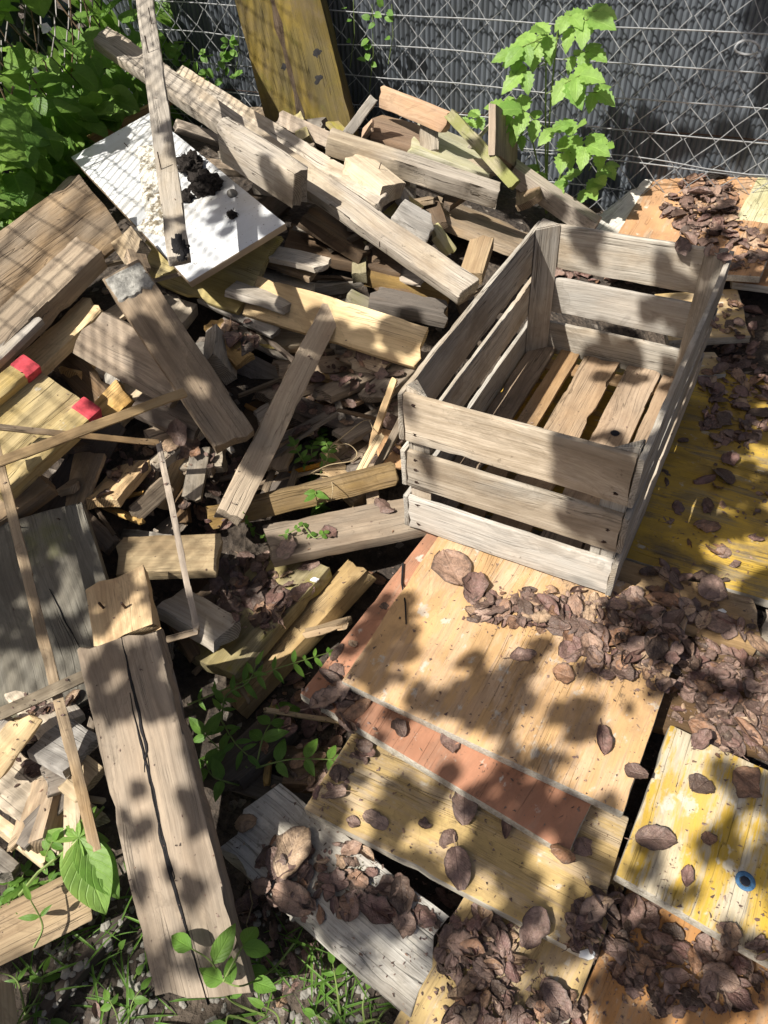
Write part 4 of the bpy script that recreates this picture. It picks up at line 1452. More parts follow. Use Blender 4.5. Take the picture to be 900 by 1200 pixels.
# crumbs of bark and leaf on every board
crumb = bmesh.new()
rc = random.Random(31)
for k in range(17000):
    u, v = rc.uniform(-10, 910), rc.uniform(100, 1210)
    if k % 3: u, v = rc.uniform(330, 910), rc.uniform(620, 1210)
    if k % 9 == 4: u, v = rc.uniform(720, 910), rc.uniform(400, 720)
    hum = None
    if k % 5 < 2:
        hum = rc.choice(HUMUS); u, v = hum[0] + rc.gauss(0, 16), hum[1] + rc.gauss(0, 12)
    loc, n = hit(u, v)
    if n.z < .45: continue
    dens = .5 + .5 * noise.noise(Vector((loc.x * 7, loc.y * 7, 1)))
    if hum is None and rc.random() > dens * 1.3: continue
    inside = (CR.inverted() @ (loc - CO))
    if 0 < inside.x < CW and 0 < inside.y < CL and rc.random() < .5: continue
    s = rc.choice((.0007, .0009, .0012, .0014, .0018, .0024, .004)) * rc.uniform(.7, 1.2)
    if hum is not None: s *= 1.3; loc = loc + Vector((0, 0, rc.random() * hum[2] * .8))
    V = [Vector((rc.uniform(-1, 1), rc.uniform(-.6, .6), rc.uniform(0, .5))) * s for _ in range(5)]
    a_ = rc.uniform(0, 6.3); rm = Matrix.Rotation(a_, 3, 'Z')
    V = [crumb.verts.new(loc + rm @ q + Vector((0, 0, .0004))) for q in V]
    for f in ((0, 1, 2), (0, 2, 3), (0, 3, 4), (1, 2, 4)):
        try: crumb.faces.new([V[i] for i in f])
        except ValueError: pass
o = link('bark_crumbs', crumb, 'deadleaf', smooth=False, surf=False)
tag(o, 'fine dark crumbs of bark and leaf strewn over the boards', 'crumbs', kind='stuff')

# gravel at the bottom left
gr = bmesh.new()
for k in range(420):
    u, v = rc.uniform(40, 430), rc.uniform(1040, 1215)
    loc, n = hit(u, v)
    if loc.z > .035: continue
    s = rc.uniform(.002, .0075)
    b_ = bmesh.ops.create_icosphere(gr, subdivisions=1, radius=s)
    f = Vector((rc.uniform(.7, 1.3), rc.uniform(.7, 1.3), rc.uniform(.5, .8)))
    for q in b_['verts']:
        q.co = Vector((q.co.x * f.x, q.co.y * f.y, q.co.z * f.z)) + loc
o = link('gravel', gr, 'stone', smooth=False, surf=False)
tag(o, 'pale gravel on the soil among the weeds bottom left', 'gravel', kind='stuff')

def frame(loc, d, up):
    x = d.normalized(); n = (up - x * up.dot(x))
    if n.length < 1e-3: n = Vector((0, 1, .2)).cross(x)
    n.normalize(); y = n.cross(x)
    m = Matrix((x, y, n)).transposed().to_4x4(); m.translation = loc
    return m


# twigs
def twig(label, pts, r0, mat='brownstem', lift=.004, name='twig'):
    P3 = []
    for (u, v) in pts:
        loc, n = hit(u, v); P3.append(loc + n * lift)
    bm = bmesh.new(); tube_into(bm, P3, r0, 6, r0 * .6)
    o = link(name, bm, mat, surf=False); tag(o, label, 'twig')


twig('dark twig lying on the upper left of the orange panel', [(473, 662), (471, 685), (475, 708), (476, 733)], .0022, 'char')
twig('thin pale twig in the litter on the rust orange panel', [(840, 1116), (843, 1145), (838, 1185)], .0018, 'straw')
twig('dry root hanging beside the cement crusted plank', [(293, 1040), (297, 1060), (290, 1085), (287, 1105)], .0011, 'straw', .008)
twig('pale straw lying across the weeds bottom left', [(30, 1160), (75, 1140), (130, 1120), (160, 1105)], .0011, 'straw', .012)

# a few more small finds
o = link('soil_clod', blob_bm(.026, 12, 1.1, .9, .8, .4, 3), 'soilclod', surf=False)
o.location = hit(838, 208)[0] + Vector((0, 0, .012)); tag(o, 'dark charred lump on the leaf heap by the back fence', 'soil clod')
for lab, px, s_ in (('white crumb at the right end of the ochre panel', (688, 1119), .008), ('small white chip on the front plank right of the crate', (846, 717), .006), ('white flake in the leaf heap above the yellow panel', (828, 780), .010), ('small white chip on the wide yellow green board', (369, 680), .007)):
    o = link('white_chip', blob_bm(s_, int(s_ * 4000), 1.2, .8, .4, .5, 2), 'whitefleck', surf=False)
    o.location = hit(*px)[0] + Vector((0, 0, s_ * .3)); tag(o, lab, 'chip')
bm = bmesh.new()
rgp = [Vector((.03 * math.cos(q * .42), .016 * math.sin(q * .42), .004 * math.sin(q))) for q in range(15)]
tube_into(bm, rgp, .0028, 6)
o = link('wire_ring', bm, 'wire', surf=False)
o.matrix_basis = frame(atplane(876, 56, PF + BN * .02, BN), BE, BN)
tag(o, 'bent wire ring hooked on the upper fence wire at the right', 'wire ring')

# ------------------------------------------------------------------ green plants
def leaf_shape(bm, M_, L, W, kind='ovate', fold=.25, droop=.25, N=6, mi=0, serr=0.0):
    uvl = bm.loops.layers.uv.verify()
    """one leaf blade from its base along local X, N stations, folded on its midrib"""
    rows = []
    for i in range(N + 1):
        t_ = i / N
        if kind == 'heart':
            half = W * .5 * (math.sin(math.pi * min(1, (t_ * .8 + .2))) ** .8) * (1 if t_ > 0 else .75)
            if t_ == 1: half = 0.0
            xb = -.12 * L if i == 0 else 0
        else:
            half = W * .5 * math.sin(math.pi * (t_ ** .75)) ** .85 if 0 < t_ < 1 else 0.0
            xb = 0
        half *= (1 + serr * (1 if i % 2 else -1))
        z = -droop * L * t_ * t_
        c = Vector((t_ * L, 0, z))
        l_ = Vector((t_ * L + xb - (serr * .2 * L if i % 2 else 0), half, z + fold * half))
        r_ = Vector((t_ * L + xb - (serr * .2 * L if i % 2 else 0), -half, z + fold * half))
        # quilted blade: veins lift between the midrib and the margin
        ql = (c + l_) / 2 + Vector((0, 0, (.04 if i % 2 else -.02) * W)); qr = (c + r_) / 2 + Vector((0, 0, (.04 if i % 2 else -.02) * W))
        rows.append([bm.verts.new(M_ @ q) for q in (l_, ql, c, qr, r_)])
    for i in range(N):
        for j in range(4):
            f = bm.faces.new((rows[i][j], rows[i][j + 1], rows[i + 1][j + 1], rows[i + 1][j]))
            f.material_index = mi
            for lp, (ii, jj) in zip(f.loops, ((i, j), (i, j + 1), (i + 1, j + 1), (i + 1, j))):
                lp[uvl].uv = (ii / N, jj / 2 - 1)


def rv(r_, s=1.0):
    return Vector((r_.uniform(-1, 1), r_.uniform(-1, 1), r_.uniform(-1, 1))) * s


# ivy on the left fence
root = empty('climbing_ivy', CORNER + LE_ * .6)
tag(root, 'dense leafy ivy with heart shaped leaves climbing the left fence', 'climbing plant')
bm = bmesh.new(); sbm = bmesh.new()
ri = random.Random(41)
base = CORNER + LE_ * .6
cnt = 0
for k in range(1550):
    s = ri.uniform(-.05, 1.3); z = ri.uniform(.0, .62 + .35 * ri.random() + .25 * s)
    P0 = CORNER + LE_ * s + LN * (ri.uniform(-.10, .17)) + Vector((0, 0, z))
    u, v = proj(P0)
    cl = noise.noise(Vector((s * 3.5, z * 3.5, 1)))
    if cl + ri.uniform(-.3, .3) < -.18: continue
    if not (-80 < u < 260 and -120 < v < 420): continue
    # keep the sunlit window through which the mesh throws its shadow, as in the photo the ivy stays low there
    if s < .2 and ri.random() < .5: continue
    d = (LN * ri.uniform(-.3, 1.0) + LE_ * ri.uniform(-.8, .8) + Vector((0, 0, ri.uniform(-.9, .3)))).normalized()
    up = (LN * .25 + Vector((-.35, -.2, 1.0)) + rv(ri, .55)).normalized()
    L = ri.uniform(.055, .105)
    leaf_shape(bm, frame(P0 - base, d, up), L, L * ri.uniform(.7, .95), 'heart', ri.uniform(.05, .35), ri.uniform(0, .3), 6)
    cnt += 1
for k in range(26):
    s = ri.uniform(0, 1.7)
    pts = []
    for q in range(12):
        s += ri.uniform(-.06, .06)
        pts.append(CORNER + LE_ * s + LN * ri.uniform(-.02, .07) + Vector((0, 0, q * .12)) - base)
    tube_into(sbm, pts, .003, 5, .0015)
print('IVY', cnt)
link('foliage', bm, 'ivyleaf', root, surf=False)
link('stems', sbm, 'brownstem', root, surf=False)
# the dark hedge beyond that fence, added so gaps in the ivy stay dark
hroot = empty('backdrop', CORNER + LE_ * .8 - LN * .9)
tag(hroot, 'added dark leafy hedge in shade beyond the ivy covered left fence', 'backdrop')
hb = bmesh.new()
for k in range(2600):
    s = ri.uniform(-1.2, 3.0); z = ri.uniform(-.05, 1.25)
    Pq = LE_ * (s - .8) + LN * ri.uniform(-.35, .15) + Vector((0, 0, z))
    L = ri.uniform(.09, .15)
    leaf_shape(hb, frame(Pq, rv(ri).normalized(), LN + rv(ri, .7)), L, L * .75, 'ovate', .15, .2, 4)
link('foliage', hb, 'backdropleaf', hroot, surf=False)
hs_ = bmesh.new()
for k in range(14):
    s = -1.0 + k * .3
    tube_into(hs_, [LE_ * (s - .8) - LN * .1 + Vector((0, 0, -.05)), LE_ * (s - .75) - LN * .12 + Vector((0, 0, .6)), LE_ * (s - .8) - LN * .05 + Vector((0, 0, 1.15))], .014, 6, .006)
link('stems', hs_, 'brownstem', hroot, surf=False)
# scraps of white paper caught in the ivy
for lab, px, s in (('white scrap caught in the ivy at upper left', (52, 33), .035), ('small white scrap in the ivy above white board', (150, 108), .03), ('tiny white scrap in the ivy below the upper scrap', (42, 82), .02)):
    Pp = atplane(*px, CORNER + LN * .14, LN)
    b_ = bmesh.new()
    bmesh.ops.create_grid(b_, x_segments=6, y_segments=6, size=s / 2)
    for v in b_.verts:
        v.co.x *= .55; v.co.z += noise.noise(v.co * 70) * s * .5; v.co.y += noise.noise(v.co * 40 + Vector((3, 3, 3))) * s * .4
    bmesh.ops.solidify(b_, geom=b_.faces[:], thickness=.0006)
    o = link('paper_scrap', b_, 'whitefleck', surf=False)
    o.matrix_basis = frame(Pp, Vector((0, 0, -1)), LN)
    tag(o, lab, 'scrap')

# leaves creeping along the fence foot and between the wires
def small_creeper(label, spots, name='creeper', size=(.02, .035)):
    r_ = random.Random(len(label))
    bm = bmesh.new(); sbs = []
    b0 = None
    for (u, v, ru, rv_, n_, off) in spots:
        for k in range(n_):
            P0 = atplane(u + r_.uniform(-ru, ru), v + r_.uniform(-rv_, rv_), PF + BN * off, BN)
            if b0 is None: b0 = Vector((P0.x, P0.y, .2))
            d = (BN * r_.uniform(0, .8) + BE * r_.uniform(-1, 1) + Vector((0, 0, r_.uniform(-.8, .3)))).normalized()
            L = r_.uniform(*size)
            leaf_shape(bm, frame(P0 - b0, d, (BN + Vector((0, 0, 1)) + rv(r_, .4))), L, L * .75, 'heart', .2, .15, 5)
        a_ = atplane(u, v + rv_, PF + BN * off, BN) - b0; c_ = atplane(u + 4, v - rv_, PF + BN * off, BN) - b0
        sb = bmesh.new(); tube_into(sb, [a_, a_.lerp(c_, .5) + BE * .01, c_], .0012, 4); sbs.append(sb)
    root_ = empty(name, b0)
    tag(root_, label, 'creeper')
    link('foliage', bm, 'weed', root_, surf=False)
    for sb in sbs: link('stem', sb, 'stem', root_, surf=False)


small_creeper('thin creeper with small leaves on the fence left of the post', [(205, 60, 14, 10, 9, .03), (258, 80, 22, 22, 18, .03), (222, 75, 10, 20, 8, .03), (275, 60, 10, 30, 9, .03)])
small_creeper('thin creeper climbing the fence right of the post', [(432, 60, 8, 55, 10, .02), (455, 40, 8, 35, 4, .02), (410, 40, 6, 40, 3, .02)], size=(.015, .028))


# raspberry
def raspberry(label, rootpx, rootz, tops, leaves, name='raspberry_plant'):
    r_ = random.Random(len(label) + 3)
    b0 = atplane(*rootpx, PF + BN * .16, BN)
    bz = Vector((b0.x, b0.y, b0.z))
    root_ = empty(name, bz)
    tag(root_, label, 'raspberry plant')
    sb = bmesh.new(); fb = bmesh.new()
    for (px, off) in tops:
        a_ = Vector((0, 0, 0)); c_ = atplane(*px, PF + BN * off, BN) - bz
        m_ = a_.lerp(c_, .5) + BE * r_.uniform(-.02, .02)
        pts = [a_.lerp(m_, q / 5) .lerp(m_.lerp(c_, q / 5), q / 5) for q in range(6)]
        tube_into(sb, pts, .003, 6, .002)
    for (px, tip, off, s, nl) in leaves:
        a_ = atplane(*px, PF + BN * off, BN) - bz
        tt = atplane(*tip, PF + BN * (off + .05), BN) - bz
        ax = (tt - a_)
        tube_into(sb, [a_ - BN * .0, a_.lerp(tt, .5), tt], .0013, 5)
        upv = (BN * .7 + Vector((0, 0, 1))).normalized()
        L = s * 1.15
        side = ax.normalized().cross(upv).normalized()
        leaf_shape(fb, frame(tt, ax.normalized() + Vector((0, 0, -.45)), upv), L * 1.15, L * .72, 'ovate', .22, .18, 10, serr=.15)
        for sg in (-1, 1):
            d = (ax.normalized() * .35 + side * sg * .9 + Vector((0, 0, -.35))).normalized()
            leaf_shape(fb, frame(tt - ax.normalized() * .012, d, upv + rv(r_, .15)), L * .95, L * .62, 'ovate', .2, .2, 10, serr=.15)
            if nl == 5:
                tube_into
                leaf_shape(fb, frame(a_.lerp(tt, .45), (d - ax.normalized() * .3), upv + rv(r_, .15)), L * .8, L * .5, 'ovate', .2, .25, 10, serr=.15)
    link('foliage', fb, 'rasp', root_, surf=False)
    link('stem', sb, 'stem', root_, surf=False)


raspberry('bright green raspberry plant growing in front of the dark screen', (640, 250), .2,
          [((655, 25), .12), ((615, 130), .2), ((672, 140), .2), ((640, 60), .16)],
          [((655, 45), (622, 50), .13, .068, 5), ((655, 40), (690, 22), .12, .066, 5), ((655, 85), (668, 95), .16, .066, 3), ((650, 60), (640, 38), .16, .055, 3),
           ((640, 110), (680, 88), .18, .058, 3), ((652, 30), (700, 12), .1, .045, 3), ((648, 75), (604, 62), .16, .05, 3),
           ((640, 150), (612, 128), .2, .064, 5), ((630, 150), (595, 125), .2, .05, 3), ((660, 190), (672, 155), .2, .062, 5), ((665, 180), (690, 170), .22, .06, 3),
           ((655, 200), (660, 176), .22, .055, 3), ((640, 75), (612, 85), .18, .055, 3), ((660, 70), (690, 60), .1, .05, 5), ((635, 45), (612, 55), .17, .05, 3), ((668, 110), (700, 108), .14, .05, 3), ((645, 165), (648, 150), .22, .05, 3), ((690, 200), (705, 175), .16, .05, 3), ((620, 165), (600, 150), .2, .045, 5), ((655, 20), (670, 18), .1, .045, 5)])
raspberry('low dark green raspberry shoots at the foot of the bright plant', (660, 260), .2,
          [((640, 200), .14), ((690, 220), .14)],
          [((640, 210), (630, 200), .13, .045, 3), ((660, 215), (665, 205), .1, .045, 3), ((690, 215), (700, 208), .12, .045, 3), ((680, 225), (690, 222), .16, .045, 3),
           ((640, 225), (650, 220), .16, .045, 3), ((700, 190), (712, 195), .06, .04, 3), ((570, 150), (560, 135), .05, .04, 3), ((575, 165), (585, 145), .05, .04, 3), ((555, 145), (548, 140), .05, .035, 3)], name='raspberry_shoots')


# weeds with pixel-guided stems
def weed(label, stems, name='weed', leaf=.03, ratio=.45, mat='weed', cat='weed', pair=True, step=.022, pinn=False, heights=None):
    r_ = random.Random(len(label) * 7)
    L0, _ = hit(*stems[0][0][:2])
    root_ = empty(name, L0)
    tag(root_, label, cat)
    fb = bmesh.new()
    for st in stems:
        pts = []
        for (u, v, h) in st:
            loc, n = hit(u, v)
            d = (CAM - loc).normalized()
            pts.append(loc + d * h - L0)
        fine = []
        for i in range(len(pts) - 1):
            p0 = pts[max(0, i - 1)]; p1 = pts[i]; p2 = pts[i + 1]; p3 = pts[min(len(pts) - 1, i + 2)]
            for q in range(6):
                t_ = q / 6
                fine.append(.5 * ((2 * p1) + (p2 - p0) * t_ + (2 * p0 - 5 * p1 + 4 * p2 - p3) * t_ * t_ + (3 * p1 - p0 - 3 * p2 + p3) * t_ ** 3))
        fine.append(pts[-1])
        sb = bmesh.new(); tube_into(sb, fine, .0019 if leaf > .02 else .0012, 5, .0008)
        link('stem', sb, 'stem' if leaf > 0 else 'straw', root_, surf=False)
        acc = 0
        sg = 1
        for i in range(1, len(fine)):
            acc += (fine[i] - fine[i - 1]).length
            if acc > step and leaf > 0:
                acc = 0
                ax = (fine[i] - fine[i - 1]).normalized()
                up = (Vector((0, -.3, 1)) + rv(r_, .3)).normalized()
                side = ax.cross(up).normalized()
                for s_ in ((-1, 1) if pair else (sg,)):
                    d = (ax * .5 + side * s_ + Vector((0, 0, r_.uniform(-.4, .2)))).normalized()
                    L = leaf * r_.uniform(.7, 1.15)
                    leaf_shape(fb, frame(fine[i], d, up), L, L * ratio, 'ovate', .2, r_.uniform(.05, .35), 6)
                sg = -sg
        if leaf > 0:
            ax = (fine[-1] - fine[-2]).normalized()
            leaf_shape(fb, frame(fine[-1], ax, Vector((0, -.2, 1))), leaf, leaf * ratio, 'ovate', .2, .2, 6)
    if leaf > 0: link('foliage', fb, mat, root_, surf=False)
    else: fb.free()


weed('green seedling with small leaves and bent pale stems in the hollow', [
    [(372, 560, .0), (365, 530, .03), (372, 510, .05)], [(372, 560, 0), (355, 540, .03), (345, 522, .04)], [(375, 556, 0), (385, 530, .03), (375, 505, .05)],
    [(372, 560, 0), (370, 580, .02), (376, 600, .02)]], leaf=.024, ratio=.5, step=.014, name='seedling')
weed('pale bent bare tendrils arching over the ochre beam', [
    [(362, 556, .01), (385, 545, .03), (412, 540, .03), (418, 530, .03), (405, 520, .03), (382, 528, .02)],
    [(365, 555, .0), (385, 558, .03), (390, 572, .03), (388, 585, .02)],
    [(380, 530, .02), (410, 505, .04), (430, 492, .03), (438, 505, .02)]], leaf=0, name='tendrils')
weed('trailing vine with small leaves along the foot of the ochre beam', [
    [(285, 600, .01), (300, 625, .01), (330, 627, .01), (355, 615, .01), (372, 600, .01), (376, 590, .02)], [(355, 615, .01), (368, 630, .01), (380, 625, .01)]],
     leaf=.013, ratio=.7, step=.025, name='vine')
weed('slender vetch stem with paired leaflets left of the pink panel', [
    [(220, 826, .02), (270, 805, .04), (320, 785, .05), (385, 765, .05)], [(260, 845, .02), (265, 815, .05), (290, 800, .05), (300, 780, .05)], [(260, 845, .02), (275, 870, .03), (290, 885, .02)]],
     leaf=.030, ratio=.32, step=.02, name='vetch')
weed('dark leafy weed in the shaded hole beside the cracked plank', [
    [(290, 900, .0), (260, 880, .03), (240, 860, .05)], [(300, 900, 0), (310, 860, .03), (330, 830, .04)], [(300, 900, 0), (340, 890, .03), (390, 890, .02)], [(280, 920, 0), (250, 910, .03), (240, 890, .04)]],
     leaf=.04, ratio=.5, step=.035)
weed('leafy green weed overlapping the lower end of the cracked plank', [
    [(345, 1105, .03), (320, 1135, .035), (285, 1155, .045), (262, 1150, .05)], [(310, 1190, .0), (268, 1170, .045), (250, 1130, .05), (225, 1112, .05)], [(300, 1200, .0), (270, 1190, .03), (265, 1200, .03)],
    [(262, 1150, .05), (275, 1125, .05), (285, 1108, .04)]],
     leaf=.046, ratio=.5, step=.05, pair=False)
weed('weed with several upright shoots under the end of the cement crusted plank', [
    [(400, 1200, .0), (395, 1160, .03), (390, 1130, .03)], [(430, 1210, .0), (425, 1180, .02), (430, 1160, .02)], [(400, 1210, .0), (380, 1195, .02), (370, 1190, .02)], [(440, 1200, .0), (450, 1185, .02), (458, 1180, .02)],
    [(330, 1215, 0), (325, 1190, .02), (310, 1180, .03)], [(420, 1200, 0), (440, 1195, .02), (450, 1205, .02)]],
     leaf=.026, ratio=.4, step=.06)
weed('small weed with round leaves on the gravel by the cracked plank', [
    [(150, 1200, .0), (155, 1175, .02), (165, 1160, .02)], [(140, 1200, .0), (135, 1185, .02), (128, 1172, .02)], [(155, 1150, .0), (160, 1142, .01)], [(135, 1122, .0), (140, 1112, .02)]],
     leaf=.02, ratio=.5, step=.03)
weed('low weed with thin stems in the bottom left corner', [
    [(30, 1190, .0), (20, 1150, .02), (0, 1140, .03)], [(30, 1190, .0), (45, 1165, .02), (52, 1140, .02)], [(20, 1200, 0), (40, 1190, .02), (60, 1195, .01)], [(40, 1110, .03), (50, 1085, .03), (36, 1055, .04)]],
     leaf=.028, ratio=.3, step=.045)
weed('weed with narrow leaves above the fresh tan plank', [
    [(10, 1060, .0), (20, 1040, .02), (30, 1020, .02)], [(0, 1065, .0), (8, 1050, .02), (10, 1035, .02)], [(30, 1050, .0), (40, 1040, .02), (60, 1030, .01)], [(20, 1070, 0), (15, 1050, .02), (25, 1045, .02)], [(50, 1020, .0), (55, 1000, .02), (62, 985, .02)]],
     leaf=.022, ratio=.5, step=.016)

# grass blades bottom left
gb = bmesh.new()
rg = random.Random(51)
for k in range(260):
    u, v = rg.uniform(-10, 200), rg.uniform(1000, 1210)
    if rg.random() < .4: u, v = rg.uniform(290, 450), rg.uniform(1080, 1210)
    loc, n = hit(u, v)
    if loc.z > .045: continue
    a_ = rg.uniform(0, 6.28); L = rg.uniform(.03, .09)
    d = Vector((math.cos(a_), math.sin(a_), rg.uniform(.15, .9))).normalized()
    leaf_shape(gb, frame(loc, d, Vector((0, 0, 1))), L, L * .045, 'ovate', .4, rg.uniform(.2, .6), 5)
o = link('grass', gb, 'weed', surf=False)
tag(o, 'thin grass blades and straw among the gravel bottom left', 'grass', kind='stuff')

# the big-leaved shoot over the tan plank
r0, _ = hit(15, 1058)
root = empty('hydrangea_shoot', r0)
tag(root, 'shoot with big bright drooping leaves over the tan plank', 'leafy shoot')
sb = bmesh.new(); fb = bmesh.new()
pz = [(15, 1058, .05), (45, 1022, .08), (85, 990, .105), (122, 945, .115)]
pts = [atz(u, v, z) - r0 for u, v, z in pz]
tube_into(sb, pts, .0026, 6, .0018)
cpt = atz(92, 982, .125) - r0
for tip, tz, wd, up in (((122, 1070), .075, .62, (.2, -.5, 1)), ((82, 1052), .07, .5, (-.3, -.5, 1)), ((140, 1050), .08, .5, (.5, -.3, 1)), ((112, 945), .12, .45, (0, 0, 1)), ((128, 985), .10, .5, (.3, 0, 1)), ((80, 950), .12, .4, (-.2, .1, 1)), ((45, 978), .11, .3, (0, 0, 1))):
    t_ = atz(tip[0], tip[1], tz) - r0
    d = t_ - cpt
    leaf_shape(fb, frame(cpt, d.normalized() + Vector((0, 0, .15)), Vector(up)), d.length * 1.02, d.length * wd, 'ovate', .28, .18, 10, serr=.0)
link('foliage', fb, 'rasp', root, surf=False)
link('stem', sb, 'stem', root, surf=False)

# moss tuft on the cement crusted plank
ms = bmesh.new()
for k in range(260):
    u, v = 415 + rg.gauss(0, 11), 1026 + rg.gauss(0, 6)
    loc, n = hit(u, v)
    d = (Vector((rg.uniform(-1, 1), rg.uniform(-1, 1), 1.3))).normalized()
    leaf_shape(ms, frame(loc, d, Vector((0, 1, .2))), rg.uniform(.003, .007), .0018, 'ovate', .2, .1, 2)
o = link('moss_tuft', ms, leaf_mat('moss', (.07, .08, .015), (.13, .13, .03), .2), surf=False)
tag(o, 'small dark green moss tuft on the cement crusted plank', 'moss')

# ------------------------------------------------------------------ light
SUN_TRAVEL = Vector((.667, .418, -1.0)).normalized()
TO_SUN = -SUN_TRAVEL
sl = bpy.data.lights.new('sun', 'SUN')
sl.energy = 5.0
sl.angle = rad(.5)
sl.color = (1.0, .95, .86)
so = bpy.data.objects.new('sun', sl)
COL.objects.link(so)
so.rotation_euler = SUN_TRAVEL.to_track_quat('-Z', 'Y').to_euler()
so.location = (-3, -2, 6)
wd = bpy.data.worlds.new('World')
sc.world = wd
wd.use_nodes = True
nt = wd.node_tree
nt.nodes.clear()
out = nt.nodes.new('ShaderNodeOutputWorld'); bg = nt.nodes.new('ShaderNodeBackground'); sky = nt.nodes.new('ShaderNodeTexSky')
sky.sky_type = 'NISHITA'; sky.sun_disc = False
sky.sun_elevation = math.asin(TO_SUN.z)
sky.sun_rotation = math.atan2(TO_SUN.x, TO_SUN.y)
sky.air_density = .55; sky.dust_density = 4.0; sky.ozone_density = .4
bg.inputs[1].default_value = .058
nt.links.new(sky.outputs[0], bg.inputs[0]); nt.links.new(bg.outputs[0], out.inputs[0])
sc.view_settings.view_transform = 'Standard'
sc.view_settings.look = 'None'
sc.view_settings.exposure = 0.78
sc.cycles.max_bounces = 5
sc.cycles.diffuse_bounces = 2
sc.cycles.transmission_bounces = 2
sc.view_settings.gamma = 1.0

# ------------------------------------------------------------------ unseen tree (off frame, left and behind the viewer), crown shaped to cast dapples
SHADE = [  # u, v, ru, rv, density ; later entries overrule
    (800, 90, 150, 110, .6), (870, 300, 60, 60, .6), (860, 470, 75, 150, 1.), (830, 640, 110, 72, 1.), (868, 655, 40, 24, .0), (835, 690, 26, 10, .0), (888, 540, 14, 22, .0), (815, 560, 6, 26, .0), (888, 535, 14, 20, 0),
    (785, 765, 130, 60, .55), (700, 760, 40, 25, .1),
    (445, 745, 45, 65, .9), (560, 825, 120, 28, .85), (600, 775, 55, 30, .6), (700, 830, 75, 35, .55), (560, 720, 80, 55, 0), (650, 800, 40, 25, .05),
    (420, 850, 40, 40, .6), (600, 905, 80, 30, .7), (500, 870, 50, 15, .15), (640, 930, 25, 14, 0),
    (560, 1000, 190, 90, .72), (500, 985, 35, 16, 0), (645, 1010, 36, 28, 0), (655, 1098, 45, 22, .0), (430, 885, 25, 16, 0), (560, 1060, 30, 12, 0),
    (830, 1000, 110, 110, .6), (790, 935, 60, 40, .0), (815, 1022, 45, 20, 0), (885, 1075, 25, 20, 0), (760, 910, 25, 30, .0), (880, 960, 25, 14, 0),
    (380, 1050, 120, 60, .3), (760, 1140, 160, 75, .75), (680, 1180, 30, 22, 0), (790, 1190, 30, 12, 0), (540, 1150, 60, 40, .3),
    (160, 800, 60, 50, .7), (175, 850, 40, 18, 0), (170, 950, 70, 35, .5), (200, 1040, 60, 20, .5), (230, 1120, 50, 20, .45),
    (60, 680, 85, 90, .92), (60, 708, 70, 10, 0), (40, 770, 40, 14, .1),
    (215, 440, 62, 80, .9), (350, 460, 130, 90, .7), (300, 690, 60, 70, .7), (360, 880, 70, 90, .7),
    (700, 570, 48, 60, .85), (700, 290, 22, 45, .7), (775, 320, 24, 60, .7), (730, 420, 40, 30, .5), (840, 320, 30, 30, .5), (500, 545, 14, 14, .4),
    (290, 235, 50, 45, .75), (330, 165, 25, 14, .6), (200, 330, 40, 20, .3), (480, 390, 30, 20, .5), (250, 430, 30, 30, .2), (620, 245, 30, 20, .6), (560, 300, 30, 20, .3),
]


def shade(u, v):
    d = .0 if v < 760 else .08
    for (a, b, ru, rv_, p_) in SHADE:
        k = ((u - a) / ru) ** 2 + ((v - b) / rv_) ** 2
        wob = 1 + .35 * noise.noise(Vector((u * .03, v * .03, a)))
        if k < wob: d = p_
    if not (-20 < u < 920 and -20 < v < 1220): d = .45 if u > -20 or v > 500 else .0
    return d


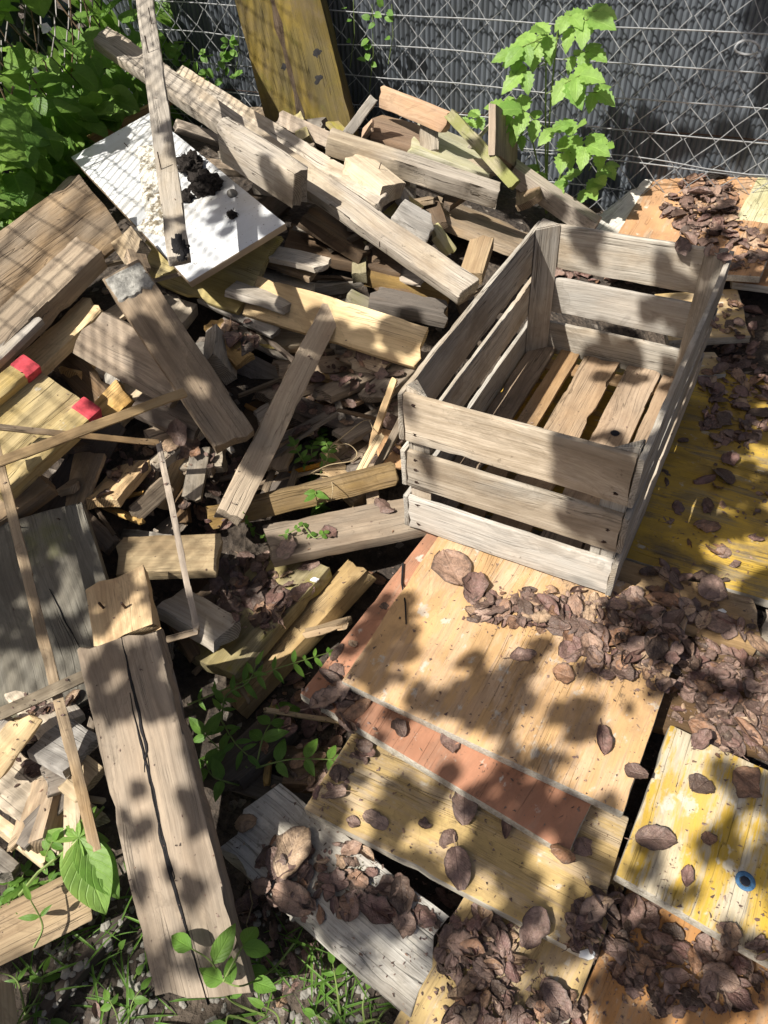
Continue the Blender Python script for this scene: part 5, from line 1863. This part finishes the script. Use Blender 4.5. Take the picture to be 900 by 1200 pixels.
cb = bmesh.new(); rb = bmesh.new()
rk = random.Random(61)
TRUNK = Vector((-3.4, -2.0, -.05))
npx = 13
nleaf = 0
clusters = []
u = -260
while u < 1160:
    v = -80
    while v < 1420:
        uu, vv = u + rk.uniform(-6, 6), v + rk.uniform(-6, 6)
        if .5 + .95 * noise.noise(Vector((uu * .02, vv * .02, 3.3))) + .35 * noise.noise(Vector((uu * .06, vv * .06, 8))) < shade(uu, vv):
            z = ZH(max(-150, min(950, uu)), max(0, min(1200, vv)))
            if vv < 210 and uu > 620: Pt = atplane(uu, vv, PF, BN)
            elif -5 < uu < 905 and 0 < vv < 1205: Pt = hit(uu, vv)[0]
            else: Pt = atz(uu, vv, z)
            inside = None
            # things inside or on the crate
            dist = (Pt - CAM).dot(fwd)
            t_ = rk.uniform(1.85, 2.4)
            c = Pt + TO_SUN * t_
            # what the sun first meets behind this leaf must be one of the shaded places
            h_ = TREE.ray_cast(c, SUN_TRAVEL)[0]
            if h_ is not None:
                pu, pv = proj(h_)
                if shade(pu, pv) < .2: continue_ = True
                else: continue_ = False
            else: continue_ = False
            if c.z > 1.5 and not continue_:
                up = (TO_SUN + rv(rk, .55)).normalized()
                d = Vector((rk.uniform(-1, 1), rk.uniform(-1, 1), -.3)).normalized()
                L = npx * dist / F * rk.uniform(2.0, 3.2)
                leaf_shape(cb, frame(c - d * L * .5 - TRUNK, d, up), L, L * .72, 'ovate', .15, .15, 4)
                nleaf += 1
                if nleaf % 55 == 0: clusters.append(c)
        v += npx
    u += npx
# more crown outside the picture's light path, to the left of and above it
for k in range(1500):
    q = rv(rk, 1.0)
    if q.length > 1: continue
    c = Vector((-3.2, -1.6, 3.3)) + Vector((q.x * 1.3, q.y * 1.2, q.z * .9))
    u2, v2 = proj(c + SUN_TRAVEL * 3.5)
    d = rv(rk).normalized(); L = rk.uniform(.07, .12)
    # leave the light path over the heap as it is
    t_ = (c.z - .3) / TO_SUN.z
    g = c - TO_SUN * t_
    if -1.2 < g.x < 1.6 and .2 < g.y < 3: continue
    leaf_shape(cb, frame(c - TRUNK, d, Vector((0, 0, 1)) + rv(rk, .5)), L, L * .7, 'ovate', .15, .15, 4)
tree = empty('unseen_shade_tree', TRUNK)
tag(tree, 'unseen leafy tree left of the heap, crown laid out to shade it', 'tree')
link('crown', cb, 'canopy', tree, surf=False)  # leaves set along sun rays so shade falls on the listed spots
tube_into(rb, [Vector((0, 0, 0)), Vector((.05, .03, 1.0)), Vector((.02, .1, 2.0)), Vector((.1, .2, 2.9))], .12, 10, .07)
link('trunk', rb, 'brownstem', tree, surf=False)
bb = bmesh.new()
crown0 = Vector((.1, .2, 2.7))
for c in clusters:
    e_ = c - TRUNK
    m_ = crown0.lerp(e_, .5) + Vector((0, 0, .25))
    if rk.random() < .07:
        tube_into(bb, [crown0, m_, e_], .007, 5, .002)
link('limbs', bb, 'brownstem', tree, surf=False)
print('CANOPY', nleaf)
